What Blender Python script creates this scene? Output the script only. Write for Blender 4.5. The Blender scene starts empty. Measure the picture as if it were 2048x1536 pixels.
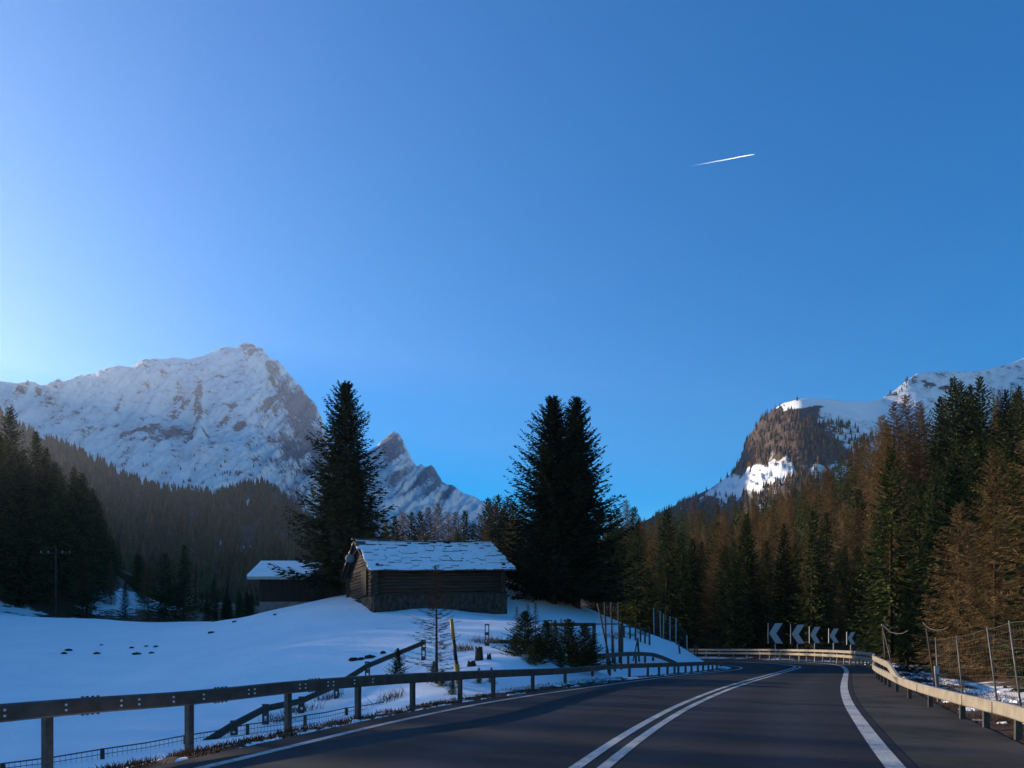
import bpy, math, random
import numpy as np
from mathutils import Vector, Matrix

# ------------------------------------------------------------------ camera, world, sun, exposure
S = bpy.context.scene
COL = S.collection
F, HZ, CZ = 1500.0, 1290.0, 1.27          # focal length (px of the 2048 px photo), horizon row, eye height
HAZE = 0.9e-4
SUN_AZ, SUN_EL = -62.0, 15.6              # degrees: azimuth from the driving direction (+Y), elevation
SUN_DIR = Vector((math.sin(math.radians(SUN_AZ)) * math.cos(math.radians(SUN_EL)),
                  math.cos(math.radians(SUN_AZ)) * math.cos(math.radians(SUN_EL)),
                  math.sin(math.radians(SUN_EL))))
cam = bpy.data.cameras.new("camera")
cam.sensor_width = 36.0
cam.lens = 36.0 * F / 2048
cam.shift_y = (HZ - 768) / 2048
cam.clip_start = 0.1
cam.clip_end = 60000
camo = bpy.data.objects.new("camera", cam)
camo.location = (0, 0, CZ)
camo.rotation_euler = (math.radians(90), 0, 0)
COL.objects.link(camo)
S.camera = camo

world = bpy.data.worlds.new("World")
S.world = world
world.use_nodes = True
wn, wl = world.node_tree.nodes, world.node_tree.links
bg = wn["Background"]
sky = wn.new("ShaderNodeTexSky")
sky.sky_type = 'NISHITA'
sky.sun_disc = False
sky.sun_elevation = math.radians(SUN_EL)
sky.sun_rotation = math.radians(SUN_AZ)
sky.altitude = 1500
sky.air_density = 1.0
sky.dust_density = 0.05
sky.ozone_density = 1.6
hs = wn.new("ShaderNodeHueSaturation")
hs.inputs["Saturation"].default_value = 1.74
hs.inputs["Hue"].default_value = 0.505
hs.inputs["Value"].default_value = 1.0
wl.new(sky.outputs["Color"], hs.inputs["Color"])
wl.new(hs.outputs["Color"], bg.inputs["Color"])
bg.inputs["Strength"].default_value = 0.09

sl = bpy.data.lights.new("sun", 'SUN')
sl.energy = 3.7
sl.angle = math.radians(0.5)
sl.color = (1.0, 0.81, 0.58)
so = bpy.data.objects.new("sun", sl)
so.rotation_euler = SUN_DIR.to_track_quat('Z', 'Y').to_euler()
COL.objects.link(so)

S.view_settings.view_transform = 'Standard'
S.view_settings.look = 'None'
S.view_settings.exposure = 1.33
S.view_settings.gamma = 1.0
S.view_settings.use_curve_mapping = False
S.render.engine = 'CYCLES'
S.cycles.max_bounces = 5
S.cycles.diffuse_bounces = 2
S.cycles.glossy_bounces = 2
S.cycles.transparent_max_bounces = 12
S.cycles.transmission_bounces = 3
S.cycles.volume_bounces = 0
S.cycles.use_denoising = True
S.cycles.sample_clamp_indirect = 4.0

# ------------------------------------------------------------------ small tools
def smooth(a, b, x):
    t = np.clip((x - a) / (b - a), 0, 1)
    return t * t * (3 - 2 * t)

def _hash(ix, iy, s):
    h = (ix.astype(np.int64) * 374761393 + iy.astype(np.int64) * 668265263 + s * 1274126177) & 0xffffffff
    h = ((h ^ (h >> 13)) * 1274126177) & 0xffffffff
    return (h ^ (h >> 16)) & 0xffffffff

def perlin(x, y, s=0):
    x = np.asarray(x, float); y = np.asarray(y, float)
    x0 = np.floor(x); y0 = np.floor(y)
    fx = x - x0; fy = y - y0
    def g(ix, iy, dx, dy):
        a = _hash(ix, iy, s) / 4294967296.0 * 2 * np.pi
        return np.cos(a) * dx + np.sin(a) * dy
    u = fx * fx * fx * (fx * (fx * 6 - 15) + 10); v = fy * fy * fy * (fy * (fy * 6 - 15) + 10)
    a = g(x0, y0, fx, fy); b = g(x0 + 1, y0, fx - 1, fy)
    c = g(x0, y0 + 1, fx, fy - 1); d = g(x0 + 1, y0 + 1, fx - 1, fy - 1)
    return (a + (b - a) * u + (c + (d - c) * u - a - (b - a) * u) * v) * 1.5

def fbm(x, y, o=4, s=0, gain=0.5):
    r = 0; a = 1.0; f = 1.0
    for i in range(o):
        r = r + a * perlin(np.asarray(x) * f + 17.3 * i, np.asarray(y) * f - 9.1 * i, s + i)
        a *= gain; f *= 2.03
    return r

def ridged(x, y, o=4, s=0):
    r = 0; a = 1.0; f = 1.0
    for i in range(o):
        r = r + a * (1 - 2 * np.abs(perlin(np.asarray(x) * f + 7.7 * i, np.asarray(y) * f + 3.1 * i, s + i)))
        a *= 0.5; f *= 2.1
    return r - 0.9

def spline(pts, n=12):
    """dense Catmull-Rom through the points"""
    P = np.array(pts, float)
    P = np.vstack([2 * P[0] - P[1], P, 2 * P[-1] - P[-2]])
    out = []
    for i in range(1, len(P) - 2):
        p0, p1, p2, p3 = P[i - 1:i + 3]
        for k in range(n):
            t = k / n
            out.append(0.5 * (2 * p1 + (p2 - p0) * t + (2 * p0 - 5 * p1 + 4 * p2 - p3) * t * t + (3 * p1 - p0 - 3 * p2 + p3) * t ** 3))
    out.append(P[-2])
    return np.array(out)

def resample(P, step):
    d = np.r_[0, np.cumsum(np.linalg.norm(np.diff(P[:, :2], axis=0), axis=1))]
    s = np.linspace(0, d[-1], max(2, int(d[-1] / step) + 1))
    return np.stack([np.interp(s, d, P[:, k]) for k in range(P.shape[1])], 1)

def normals2(P):
    t = np.gradient(P[:, :2], axis=0)
    t /= np.linalg.norm(t, axis=1)[:, None] + 1e-9
    return np.stack([-t[:, 1], t[:, 0]], 1)     # to the left of travel

class MB:
    """collects shapes; build() links them as one mesh object"""
    def __init__(s): s.v = []; s.f = []; s.m = []
    def add(s, vs, fs, mi=0):
        o = len(s.v)
        s.v += [tuple(map(float, p)) for p in vs]
        s.f += [tuple(i + o for i in f) for f in fs]
        s.m += [mi] * len(fs)
    def box(s, c, size, rz=0.0, mi=0, tilt=None, bev=0.0):
        x, y, z = (k / 2 for k in size)
        vs = []
        if bev > 0:
            b = min(bev, x * .9, y * .9)
            ring = [(-x + b, -y), (x - b, -y), (x, -y + b), (x, y - b), (x - b, y), (-x + b, y), (-x, y - b), (-x, -y + b)]
        else:
            ring = [(-x, -y), (x, -y), (x, y), (-x, y)]
        n = len(ring)
        vs = [(a, b_, -z) for a, b_ in ring] + [(a, b_, z) for a, b_ in ring]
        M = Matrix.Rotation(rz, 3, 'Z')
        if tilt is not None: M = M @ tilt
        vs = [M @ Vector(p) + Vector(c) for p in vs]
        fs = [tuple(range(n))[::-1], tuple(range(n, 2 * n))] + [(i, (i + 1) % n, n + (i + 1) % n, n + i) for i in range(n)]
        s.add(vs, fs, mi)
    def tube(s, pts, rad, n=8, mi=0, cap=True):
        pts = [Vector(p) for p in pts]
        if not hasattr(rad, '__len__'): rad = [rad] * len(pts)
        vs = []; up = Vector((0.123, 0.3, 1)).normalized()
        for i, p in enumerate(pts):
            t = (pts[min(i + 1, len(pts) - 1)] - pts[max(i - 1, 0)]).normalized()
            a = t.cross(up)
            if a.length < 0.05: a = t.cross(Vector((1, 0, 0)))
            a.normalize(); b = t.cross(a)
            for k in range(n):
                q = 2 * math.pi * k / n
                vs.append(p + (a * math.cos(q) + b * math.sin(q)) * rad[i])
        fs = []
        for i in range(len(pts) - 1):
            for k in range(n):
                k2 = (k + 1) % n
                fs.append((i * n + k, i * n + k2, (i + 1) * n + k2, (i + 1) * n + k))
        if cap:
            fs.append(tuple(range(n))[::-1]); fs.append(tuple(range((len(pts) - 1) * n, len(pts) * n)))
        s.add(vs, fs, mi)
    def build(s, name, mats, parent=None, smooth_=False, loc=None):
        me = bpy.data.meshes.new(name)
        me.from_pydata(s.v, [], s.f)
        if not isinstance(mats, (list, tuple)): mats = [mats]
        for m in mats: me.materials.append(m)
        me.polygons.foreach_set("material_index", s.m)
        if smooth_: me.polygons.foreach_set("use_smooth", [True] * len(s.f))
        me.update()
        o = bpy.data.objects.new(name, me)
        COL.objects.link(o)
        if parent is not None: o.parent = parent
        if loc is not None: o.location = loc
        return o

def quick_mesh(name, V, Q, attrs=None, smooth_=True):
    """mesh from numpy arrays: V (n,3), Q (m,3|4)"""
    me = bpy.data.meshes.new(name)
    V = np.ascontiguousarray(V, np.float32); Q = np.ascontiguousarray(Q, np.int32)
    k = Q.shape[1]
    me.vertices.add(len(V)); me.vertices.foreach_set("co", V.ravel())
    me.loops.add(Q.size); me.loops.foreach_set("vertex_index", Q.ravel())
    me.polygons.add(len(Q)); me.polygons.foreach_set("loop_start", np.arange(0, Q.size, k, dtype=np.int32))
    me.polygons.foreach_set("loop_total", np.full(len(Q), k, np.int32))
    if smooth_: me.polygons.foreach_set("use_smooth", np.ones(len(Q), bool))
    for n, a in (attrs or {}).items():
        at = me.attributes.new(n, 'FLOAT', 'POINT')
        at.data.foreach_set("value", np.ascontiguousarray(a, np.float32))
    me.update(calc_edges=True)
    me.validate()
    return me

def link(name, me, mats, parent=None):
    if mats is not None:
        for m in (mats if isinstance(mats, (list, tuple)) else [mats]): me.materials.append(m)
    o = bpy.data.objects.new(name, me)
    COL.objects.link(o)
    if parent is not None: o.parent = parent
    return o

def tag(o, label=None, cat=None, group=None, kind=None):
    if label: o["label"] = label
    if cat: o["category"] = cat
    if group: o["group"] = group
    if kind: o["kind"] = kind
    return o

def empty(name, loc=(0, 0, 0), rz=0.0):
    o = bpy.data.objects.new(name, None)
    o.location = loc; o.rotation_euler = (0, 0, rz)
    o.empty_display_size = 0.3
    COL.objects.link(o)
    return o

def grid_quads(nr, nc):
    i = np.arange(nr - 1)[:, None] * nc + np.arange(nc - 1)[None, :]
    return np.stack([i, i + 1, i + 1 + nc, i + nc], -1).reshape(-1, 4)

def X_of(px, d): return (px - 1024) / F * d
def Z_of(py, d): return CZ - (py - HZ) / F * d
def W(px, py, d): return Vector((X_of(px, d), d, Z_of(py, d)))

# ------------------------------------------------------------------ materials
def nodes_of(name):
    m = bpy.data.materials.new(name); m.use_nodes = True
    nt = m.node_tree
    return m, nt.nodes, nt.links, nt.nodes["Principled BSDF"]

def setspec(b, v):
    k = "Specular IOR Level" if "Specular IOR Level" in b.inputs else "Specular"
    b.inputs[k].default_value = v

def ramp(N, stops):
    r = N.new("ShaderNodeValToRGB")
    e = r.color_ramp.elements
    while len(e) < len(stops): e.new(0.5)
    for el, (p, c) in zip(e, stops):
        el.position = p; el.color = (*c, 1) if len(c) == 3 else c
    return r

def noise_node(N, L, scale, detail=4, rough=0.55, coord=None, stretch=None):
    n = N.new("ShaderNodeTexNoise")
    n.inputs["Scale"].default_value = scale; n.inputs["Detail"].default_value = detail
    n.inputs["Roughness"].default_value = rough
    if coord is None:
        coord = N.new("ShaderNodeTexCoord").outputs["Object"]
    if stretch:
        mp = N.new("ShaderNodeMapping"); mp.inputs["Scale"].default_value = stretch
        L.new(coord, mp.inputs["Vector"]); coord = mp.outputs["Vector"]
    L.new(coord, n.inputs["Vector"])
    return n

def plain(name, c1, c2, scale=8, rough=0.7, spec=0.3, bump=0.0, metal=0.0, stretch=None, detail=5):
    m, N, L, b = nodes_of(name)
    n = noise_node(N, L, scale, detail, stretch=stretch)
    r = ramp(N, [(0.32, c1), (0.68, c2)])
    L.new(n.outputs["Fac"], r.inputs["Fac"]); L.new(r.outputs["Color"], b.inputs["Base Color"])
    b.inputs["Roughness"].default_value = rough; b.inputs["Metallic"].default_value = metal
    setspec(b, spec)
    if bump:
        bp = N.new("ShaderNodeBump"); bp.inputs["Strength"].default_value = bump; bp.inputs["Distance"].default_value = 0.02
        L.new(n.outputs["Fac"], bp.inputs["Height"]); L.new(bp.outputs["Normal"], b.inputs["Normal"])
    return m

def foliage(name, dark, light, trans=0.25):
    m, N, L, b = nodes_of(name)
    at = N.new("ShaderNodeAttribute"); at.attribute_name = "tint"
    oi = N.new("ShaderNodeObjectInfo")
    r = ramp(N, [(0.0, dark), (1.0, light)])
    L.new(at.outputs["Fac"], r.inputs["Fac"])
    hv = N.new("ShaderNodeHueSaturation")
    mr = N.new("ShaderNodeMapRange"); mr.inputs["To Min"].default_value = 0.65; mr.inputs["To Max"].default_value = 1.3
    L.new(oi.outputs["Random"], mr.inputs["Value"]); L.new(mr.outputs["Result"], hv.inputs["Value"])
    L.new(r.outputs["Color"], hv.inputs["Color"])
    out = N["Material Output"]
    d = N.new("ShaderNodeBsdfDiffuse"); t = N.new("ShaderNodeBsdfTranslucent"); mx = N.new("ShaderNodeMixShader")
    mx.inputs[0].default_value = trans
    L.new(hv.outputs["Color"], d.inputs["Color"]); L.new(hv.outputs["Color"], t.inputs["Color"])
    L.new(d.outputs[0], mx.inputs[1]); L.new(t.outputs[0], mx.inputs[2]); L.new(mx.outputs[0], out.inputs["Surface"])
    N.remove(b)
    return m

def mix_color(N, L, fac, a, b):
    mx = N.new("ShaderNodeMix"); mx.data_type = 'RGBA'
    L.new(fac, mx.inputs[0])
    for k, s in ((6, a), (7, b)):
        if hasattr(s, "is_linked") or hasattr(s, "links"): L.new(s, mx.inputs[k])
        else: mx.inputs[k].default_value = (*s, 1)
    return mx.outputs[2]

def ground_material():
    """snow, with brown grass / forest floor where the vertex attribute 'bare' and noise allow"""
    m, N, L, b = nodes_of("snow_and_grass")
    geo = N.new("ShaderNodeNewGeometry")
    at = N.new("ShaderNodeAttribute"); at.attribute_name = "bare"
    n1 = noise_node(N, L, 0.9, 6, 0.65, geo.outputs["Position"])
    n2 = noise_node(N, L, 7.0, 5, 0.7, geo.outputs["Position"])
    n3 = noise_node(N, L, 0.35, 3, 0.5, geo.outputs["Position"])
    a1 = N.new("ShaderNodeMath"); a1.operation = 'MULTIPLY_ADD'; a1.inputs[1].default_value = 1.1
    L.new(n1.outputs["Fac"], a1.inputs[0]); L.new(at.outputs["Fac"], a1.inputs[2])
    a2 = N.new("ShaderNodeMath"); a2.operation = 'MULTIPLY_ADD'; a2.inputs[1].default_value = 0.35
    L.new(n2.outputs["Fac"], a2.inputs[0]); L.new(a1.outputs[0], a2.inputs[2])
    mr = N.new("ShaderNodeMapRange"); mr.inputs["From Min"].default_value = 1.22; mr.inputs["From Max"].default_value = 1.36
    L.new(a2.outputs[0], mr.inputs["Value"])
    grass = ramp(N, [(0.3, (0.030, 0.017, 0.010)), (0.5, (0.075, 0.042, 0.022)), (0.72, (0.13, 0.085, 0.045))])
    L.new(n2.outputs["Fac"], grass.inputs["Fac"])
    snow = ramp(N, [(0.35, (0.85, 0.86, 0.89)), (0.65, (0.91, 0.91, 0.92))])
    L.new(n3.outputs["Fac"], snow.inputs["Fac"])
    L.new(mix_color(N, L, mr.outputs["Result"], snow.outputs["Color"], grass.outputs["Color"]), b.inputs["Base Color"])
    b.inputs["Roughness"].default_value = 0.65; setspec(b, 0.15)
    bp = N.new("ShaderNodeBump"); bp.inputs["Strength"].default_value = 0.35; bp.inputs["Distance"].default_value = 0.05
    L.new(n2.outputs["Fac"], bp.inputs["Height"])
    bp2 = N.new("ShaderNodeBump"); bp2.inputs["Strength"].default_value = 0.5; bp2.inputs["Distance"].default_value = 0.12
    L.new(n1.outputs["Fac"], bp2.inputs["Height"]); L.new(bp.outputs["Normal"], bp2.inputs["Normal"])
    L.new(bp2.outputs["Normal"], b.inputs["Normal"])
    return m

def mountain_material(name, rock1, rock2, bscale, bdist):
    m, N, L, b = nodes_of(name)
    geo = N.new("ShaderNodeNewGeometry")
    at = N.new("ShaderNodeAttribute"); at.attribute_name = "rock"
    n1 = noise_node(N, L, bscale, 8, 0.7, geo.outputs["Position"], stretch=(1, 1, 1.6))
    n2 = noise_node(N, L, bscale * 5, 5, 0.7, geo.outputs["Position"])
    n4 = noise_node(N, L, bscale * 3.2, 10, 0.78, geo.outputs["Position"], stretch=(0.6, 1, 2.6))
    a1 = N.new("ShaderNodeMath"); a1.operation = 'MULTIPLY_ADD'; a1.inputs[1].default_value = 0.8
    L.new(n1.outputs["Fac"], a1.inputs[0]); L.new(at.outputs["Fac"], a1.inputs[2])
    a2 = N.new("ShaderNodeMath"); a2.operation = 'MULTIPLY_ADD'; a2.inputs[1].default_value = 1.74
    L.new(n4.outputs["Fac"], a2.inputs[0]); L.new(a1.outputs[0], a2.inputs[2])
    mr = N.new("ShaderNodeMapRange"); mr.inputs["From Min"].default_value = 1.44; mr.inputs["From Max"].default_value = 1.53
    L.new(a2.outputs[0], mr.inputs["Value"])
    thin = N.new("ShaderNodeMapRange"); thin.inputs["From Min"].default_value = 1.14; thin.inputs["From Max"].default_value = 1.46; thin.inputs["To Max"].default_value = 0.30
    L.new(a2.outputs[0], thin.inputs["Value"])
    mxx = N.new("ShaderNodeMath"); mxx.operation = 'MAXIMUM'; L.new(mr.outputs["Result"], mxx.inputs[0]); L.new(thin.outputs["Result"], mxx.inputs[1])
    rk = ramp(N, [(0.35, rock1), (0.65, rock2)])
    L.new(n2.outputs["Fac"], rk.inputs["Fac"])
    L.new(mix_color(N, L, mxx.outputs[0], (0.85, 0.86, 0.88), rk.outputs["Color"]), b.inputs["Base Color"])
    b.inputs["Roughness"].default_value = 0.8; setspec(b, 0.1)
    bp = N.new("ShaderNodeBump"); bp.inputs["Strength"].default_value = 0.4; bp.inputs["Distance"].default_value = bdist
    L.new(n4.outputs["Fac"], bp.inputs["Height"]); L.new(bp.outputs["Normal"], b.inputs["Normal"])
    return m

def asphalt_material(name, c1, c2, spec=0.35):
    m, N, L, b = nodes_of(name)
    geo = N.new("ShaderNodeNewGeometry")
    n1 = noise_node(N, L, 0.5, 5, 0.6, geo.outputs["Position"])
    n2 = noise_node(N, L, 60.0, 3, 0.7, geo.outputs["Position"])
    n3 = noise_node(N, L, 3.0, 4, 0.6, geo.outputs["Position"])
    ad = N.new("ShaderNodeMath"); ad.operation = 'MULTIPLY_ADD'; ad.inputs[1].default_value = 0.5
    L.new(n2.outputs["Fac"], ad.inputs[0]); L.new(n1.outputs["Fac"], ad.inputs[2])
    r = ramp(N, [(0.55, c1), (0.95, c2)])
    L.new(ad.outputs[0], r.inputs["Fac"])
    at = N.new("ShaderNodeAttribute"); at.attribute_name = "wear"          # tyre-polished tracks along the lanes
    tr = N.new("ShaderNodeMath"); tr.operation = 'MULTIPLY'; L.new(at.outputs["Fac"], tr.inputs[0]); L.new(n1.outputs["Fac"], tr.inputs[1])
    lighter = tuple(k * 2.3 + .003 for k in c2)
    c_ = mix_color(N, L, tr.outputs[0], r.outputs["Color"], lighter)
    vo = N.new("ShaderNodeTexVoronoi"); vo.feature = 'DISTANCE_TO_EDGE'; vo.inputs["Scale"].default_value = 0.22     # sealed cracks
    wv = N.new("ShaderNodeVectorMath"); wv.operation = 'ADD'; wc = N.new("ShaderNodeMix"); wc.data_type = 'VECTOR'; wc.inputs[0].default_value = .35
    L.new(geo.outputs["Position"], wc.inputs[4]); L.new(n3.outputs["Color"], wc.inputs[5]); L.new(wc.outputs[1], vo.inputs["Vector"])
    cr = N.new("ShaderNodeMapRange"); cr.inputs["From Min"].default_value = 0.003; cr.inputs["From Max"].default_value = 0.009; cr.inputs["To Min"].default_value = 0.55; cr.inputs["To Max"].default_value = 0.0
    L.new(vo.outputs["Distance"], cr.inputs["Value"])
    c_ = mix_color(N, L, cr.outputs["Result"], c_, (0.004, 0.004, 0.005))
    L.new(c_, b.inputs["Base Color"])
    rr = N.new("ShaderNodeMapRange"); rr.inputs["To Min"].default_value = 0.7; rr.inputs["To Max"].default_value = 0.95
    L.new(n3.outputs["Fac"], rr.inputs["Value"]); L.new(rr.outputs["Result"], b.inputs["Roughness"])
    setspec(b, spec)
    bp = N.new("ShaderNodeBump"); bp.inputs["Strength"].default_value = 0.35; bp.inputs["Distance"].default_value = 0.01
    L.new(n2.outputs["Fac"], bp.inputs["Height"]); L.new(bp.outputs["Normal"], b.inputs["Normal"])
    return m

def paint_material():
    m, N, L, b = nodes_of("road_paint")
    geo = N.new("ShaderNodeNewGeometry")
    n = noise_node(N, L, 14.0, 6, 0.75, geo.outputs["Position"])
    n2 = noise_node(N, L, 1.3, 4, 0.6, geo.outputs["Position"])
    ad = N.new("ShaderNodeMath"); ad.operation = 'MULTIPLY_ADD'; ad.inputs[1].default_value = 0.6
    L.new(n2.outputs["Fac"], ad.inputs[0]); L.new(n.outputs["Fac"], ad.inputs[2])
    r = ramp(N, [(0.60, (0.10, 0.10, 0.10)), (0.80, (0.40, 0.395, 0.38)), (1.0, (0.6, 0.59, 0.56))])
    L.new(ad.outputs[0], r.inputs["Fac"]); L.new(r.outputs["Color"], b.inputs["Base Color"])
    b.inputs["Roughness"].default_value = 0.6
    return m

M_ground = ground_material()
M_asphalt = asphalt_material("asphalt", (0.0045, 0.0055, 0.008), (0.011, 0.0125, 0.017), 0.27)
M_shoulder = asphalt_material("shoulder_asphalt", (0.020, 0.0185, 0.017), (0.070, 0.062, 0.055), 0.16)
M_paint = paint_material()
M_snow = plain("snow", (0.78, 0.80, 0.85), (0.88, 0.89, 0.91), 3, 0.65, 0.15, 0.3)
M_steel_shade = plain("weathered_steel_shaded", (0.060, 0.043, 0.034), (0.12, 0.092, 0.072), 5, 0.55, 0.4, 0.1, 0.0)  # steel of the left rails, shade put into the darker colour
M_steel_sun = plain("weathered_steel_sunlit", (0.24, 0.205, 0.155), (0.36, 0.315, 0.245), 4, 0.5, 0.45, 0.05, 0.0)  # same steel for the right rail, sunlight put into the paler colour
M_post = plain("rusted_post", (0.045, 0.035, 0.030), (0.10, 0.075, 0.06), 12, 0.7, 0.3, 0.15)
M_disc = plain("pale_disc", (0.75, 0.76, 0.78), (0.85, 0.85, 0.85), 20, 0.35, 0.5, 0, 0.3)
M_wood = plain("old_wood", (0.030, 0.022, 0.018), (0.085, 0.060, 0.045), 3, 0.85, 0.15, 0.5, 0, (0.25, 4, 6))
M_darkwood = plain("dark_boards", (0.016, 0.013, 0.012), (0.040, 0.032, 0.027), 3, 0.85, 0.15, 0.4, 0, (6, 4, 0.3))
M_polewood = plain("pole_wood", (0.040, 0.030, 0.022), (0.095, 0.072, 0.054), 6, 0.8, 0.2, 0.3, 0, (5, 5, 0.5))
M_stone = plain("dry_stone", (0.026, 0.021, 0.018), (0.080, 0.064, 0.053), 3.2, 0.9, 0.2, 0.8)
M_slab = plain("roof_slab", (0.035, 0.036, 0.040), (0.10, 0.10, 0.105), 5, 0.8, 0.3, 0.3)
M_white = plain("pale_render", (0.11, 0.10, 0.10), (0.19, 0.18, 0.17), 2, 0.8, 0.2, 0.2)
M_grey = plain("grey_metal", (0.25, 0.26, 0.28), (0.36, 0.37, 0.38), 6, 0.5, 0.4)
M_black = plain("black_film", (0.006, 0.007, 0.010), (0.014, 0.015, 0.018), 5, 0.45, 0.4)
M_whitefilm = plain("white_film", (0.60, 0.58, 0.56), (0.70, 0.68, 0.66), 5, 0.5, 0.4)
M_yellow = plain("yellow_paint", (0.36, 0.155, 0.012), (0.52, 0.25, 0.025), 14, 0.5, 0.4)
M_blackpaint = plain("black_paint", (0.012, 0.012, 0.014), (0.03, 0.03, 0.03), 14, 0.5, 0.4)
M_bark = plain("bark", (0.030, 0.022, 0.017), (0.075, 0.055, 0.042), 6, 0.9, 0.1, 0.5, 0, (3, 3, 0.6))
M_earth = plain("dark_earth", (0.02, 0.014, 0.010), (0.06, 0.042, 0.030), 9, 0.95, 0.1, 0.6)
M_wire = plain("wire", (0.09, 0.08, 0.07), (0.15, 0.135, 0.115), 6, 0.5, 0.4)
M_spruce = foliage("spruce_needles", (0.014, 0.022, 0.010), (0.080, 0.094, 0.034), 0.2)
M_shadespruce = foliage("shaded_spruce_needles", (0.006, 0.012, 0.009), (0.036, 0.047, 0.025), 0.08)  # needles of the big spruces, their shade put into darker colours
M_larch = foliage("larch_twigs", (0.070, 0.046, 0.022), (0.270, 0.175, 0.082), 0.26)
M_twig = foliage("bare_twigs", (0.028, 0.018, 0.014), (0.085, 0.052, 0.035), 0.1)
M_grass = foliage("dry_grass_blades", (0.035, 0.018, 0.011), (0.15, 0.085, 0.045), 0.3)
M_rock = mountain_material("snowy_rock", (0.048, 0.054, 0.066), (0.21, 0.22, 0.245), 0.012, 14.0)
M_cliff = mountain_material("brown_cliff", (0.040, 0.028, 0.022), (0.12, 0.085, 0.065), 0.02, 6.0)
# ------------------------------------------------------------------ the road's plan (metres, camera at the origin, driving along +Y)
EDGE_L = spline([(-14, -40), (-9.6, -15), (-5.4, 0), (-3.2, 7.74), (-1.85, 12.7), (-.2, 17.3), (2.7, 23.2), (6.7, 30.7),
                 (10.2, 36.2), (12.2, 40), (13.2, 44), (13.1, 49), (11.6, 54), (8.5, 59.5), (4, 65), (-2, 71), (-10, 78)])
CENTRE = spline([(-10.2, -40), (-6, -15), (-1.55, 0), (.80, 7.74), (2.49, 12.7), (4.28, 17.3), (6.85, 23.2), (10.46, 30.7),
                 (14.1, 38.1), (16.6, 43.6), (17.6, 48.2), (17.6, 53), (15.9, 58.2), (12.3, 63.5), (7.4, 69), (1, 75), (-7.5, 82)])
EDGE_R = spline([(-6.7, -40), (-2.3, -15), (1.6, 0), (2.6, 4), (3.96, 7.74), (5.48, 11.69), (7.48, 16.7), (10.16, 22.95), (13.88, 31.2),
                 (17.1, 38.4), (20.1, 46), (21.5, 52), (21.4, 57.5), (19.6, 63), (15.8, 68.3), (10.6, 73.2), (4, 79), (-4.5, 86)])
CEN = resample(CENTRE, 0.5)
def side_dist(X, Y):
    """signed distance outside the two edge lines: (left, right), positive outside the road"""
    X = np.ravel(X); Y = np.ravel(Y)
    dl = np.empty(len(X)); dr = np.empty(len(X))
    EL = resample(EDGE_L, 0.5); ER = resample(EDGE_R, 0.5)
    for E, out, sg in ((EL, dl, 1), (ER, dr, -1)):
        nm = normals2(E)
        for i0 in range(0, len(X), 20000):
            x = X[i0:i0 + 20000]; y = Y[i0:i0 + 20000]
            D2 = (x[:, None] - E[None, :, 0]) ** 2 + (y[:, None] - E[None, :, 1]) ** 2
            k = D2.argmin(1)
            s = (x - E[k, 0]) * nm[k, 0] + (y - E[k, 1]) * nm[k, 1]
            out[i0:i0 + 20000] = np.sqrt(D2[np.arange(len(x)), k]) * np.where(s * sg > 0, 1, -1)
    return dl, dr

# ------------------------------------------------------------------ the near ground: a height field through measured points
GP = []     # (X, Y, Z)
for px, py, d in [(-400, 1215, 65), (0, 1229, 66), (200, 1239, 66), (430, 1252, 64), (-400, 1150, 95), (-105, 1105, 93), (230, 1212, 96), (225, 1140, 116), (300, 1216, 118), (310, 1195, 190), (400, 1232, 118), (430, 1205, 200), (180, 1110, 150),
                  (0, 1203, 85), (0, 1100, 110), (24, 1043, 150), (60, 1235, 78), (330, 1246, 80), (330, 1215, 100),
                  (430, 1253, 50), (520, 1228, 50), (600, 1213, 50), (690, 1199, 49), (735, 1214, 45), (790, 1224, 43.5), (900, 1222, 43.8), (1000, 1231, 46),
                  (600, 1270, 38), (700, 1250, 38), (850, 1255, 37), (520, 1292, 36), (600, 1312, 30), (700, 1300, 30), (820, 1290, 30), (950, 1262, 34),
                  (900, 1325, 24), (1000, 1300, 28), (468, 1472, 17), (531, 1452, 18.6), (603, 1428, 20.2), (673, 1400, 22), (735, 1364, 24), (847, 1321, 27), (780, 1402, 20), (870, 1366, 20.5), (545, 1222, 58), (600, 1215, 60),
                  (1010, 1163, 54), (1090, 1195, 52), (1180, 1246, 46), (1280, 1263, 44), (1350, 1288, 44), (1420, 1319, 44), (1250, 1302, 38), (1100, 1262, 36), (1010, 1254, 36),
                  (1100, 1312, 30), (1222, 1350, 33), (1262, 1350, 34), (1305, 1346, 35.8), (1345, 1338, 38), (1200, 1346, 31), (330, 1300, 41), (100, 1300, 41), (400, 1335, 31), (100, 1440, 20), (300, 1440, 20), (420, 1440, 19),
                  (100, 1375, 29), (-100, 1440, 20), (150, 1520, 13.5), (330, 1500, 14), (480, 1470, 15.5), (-300, 1350, 28), (-600, 1300, 42), (-1000, 1250, 60),
                  (1300, 1120, 260), (1400, 1090, 240), (1500, 1075, 220), (1640, 1050, 200), (1720, 985, 180), (1900, 925, 160), (2048, 895, 140), (2300, 790, 140)]:
    GP.append((X_of(px, d), d, Z_of(py, d)))
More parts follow.
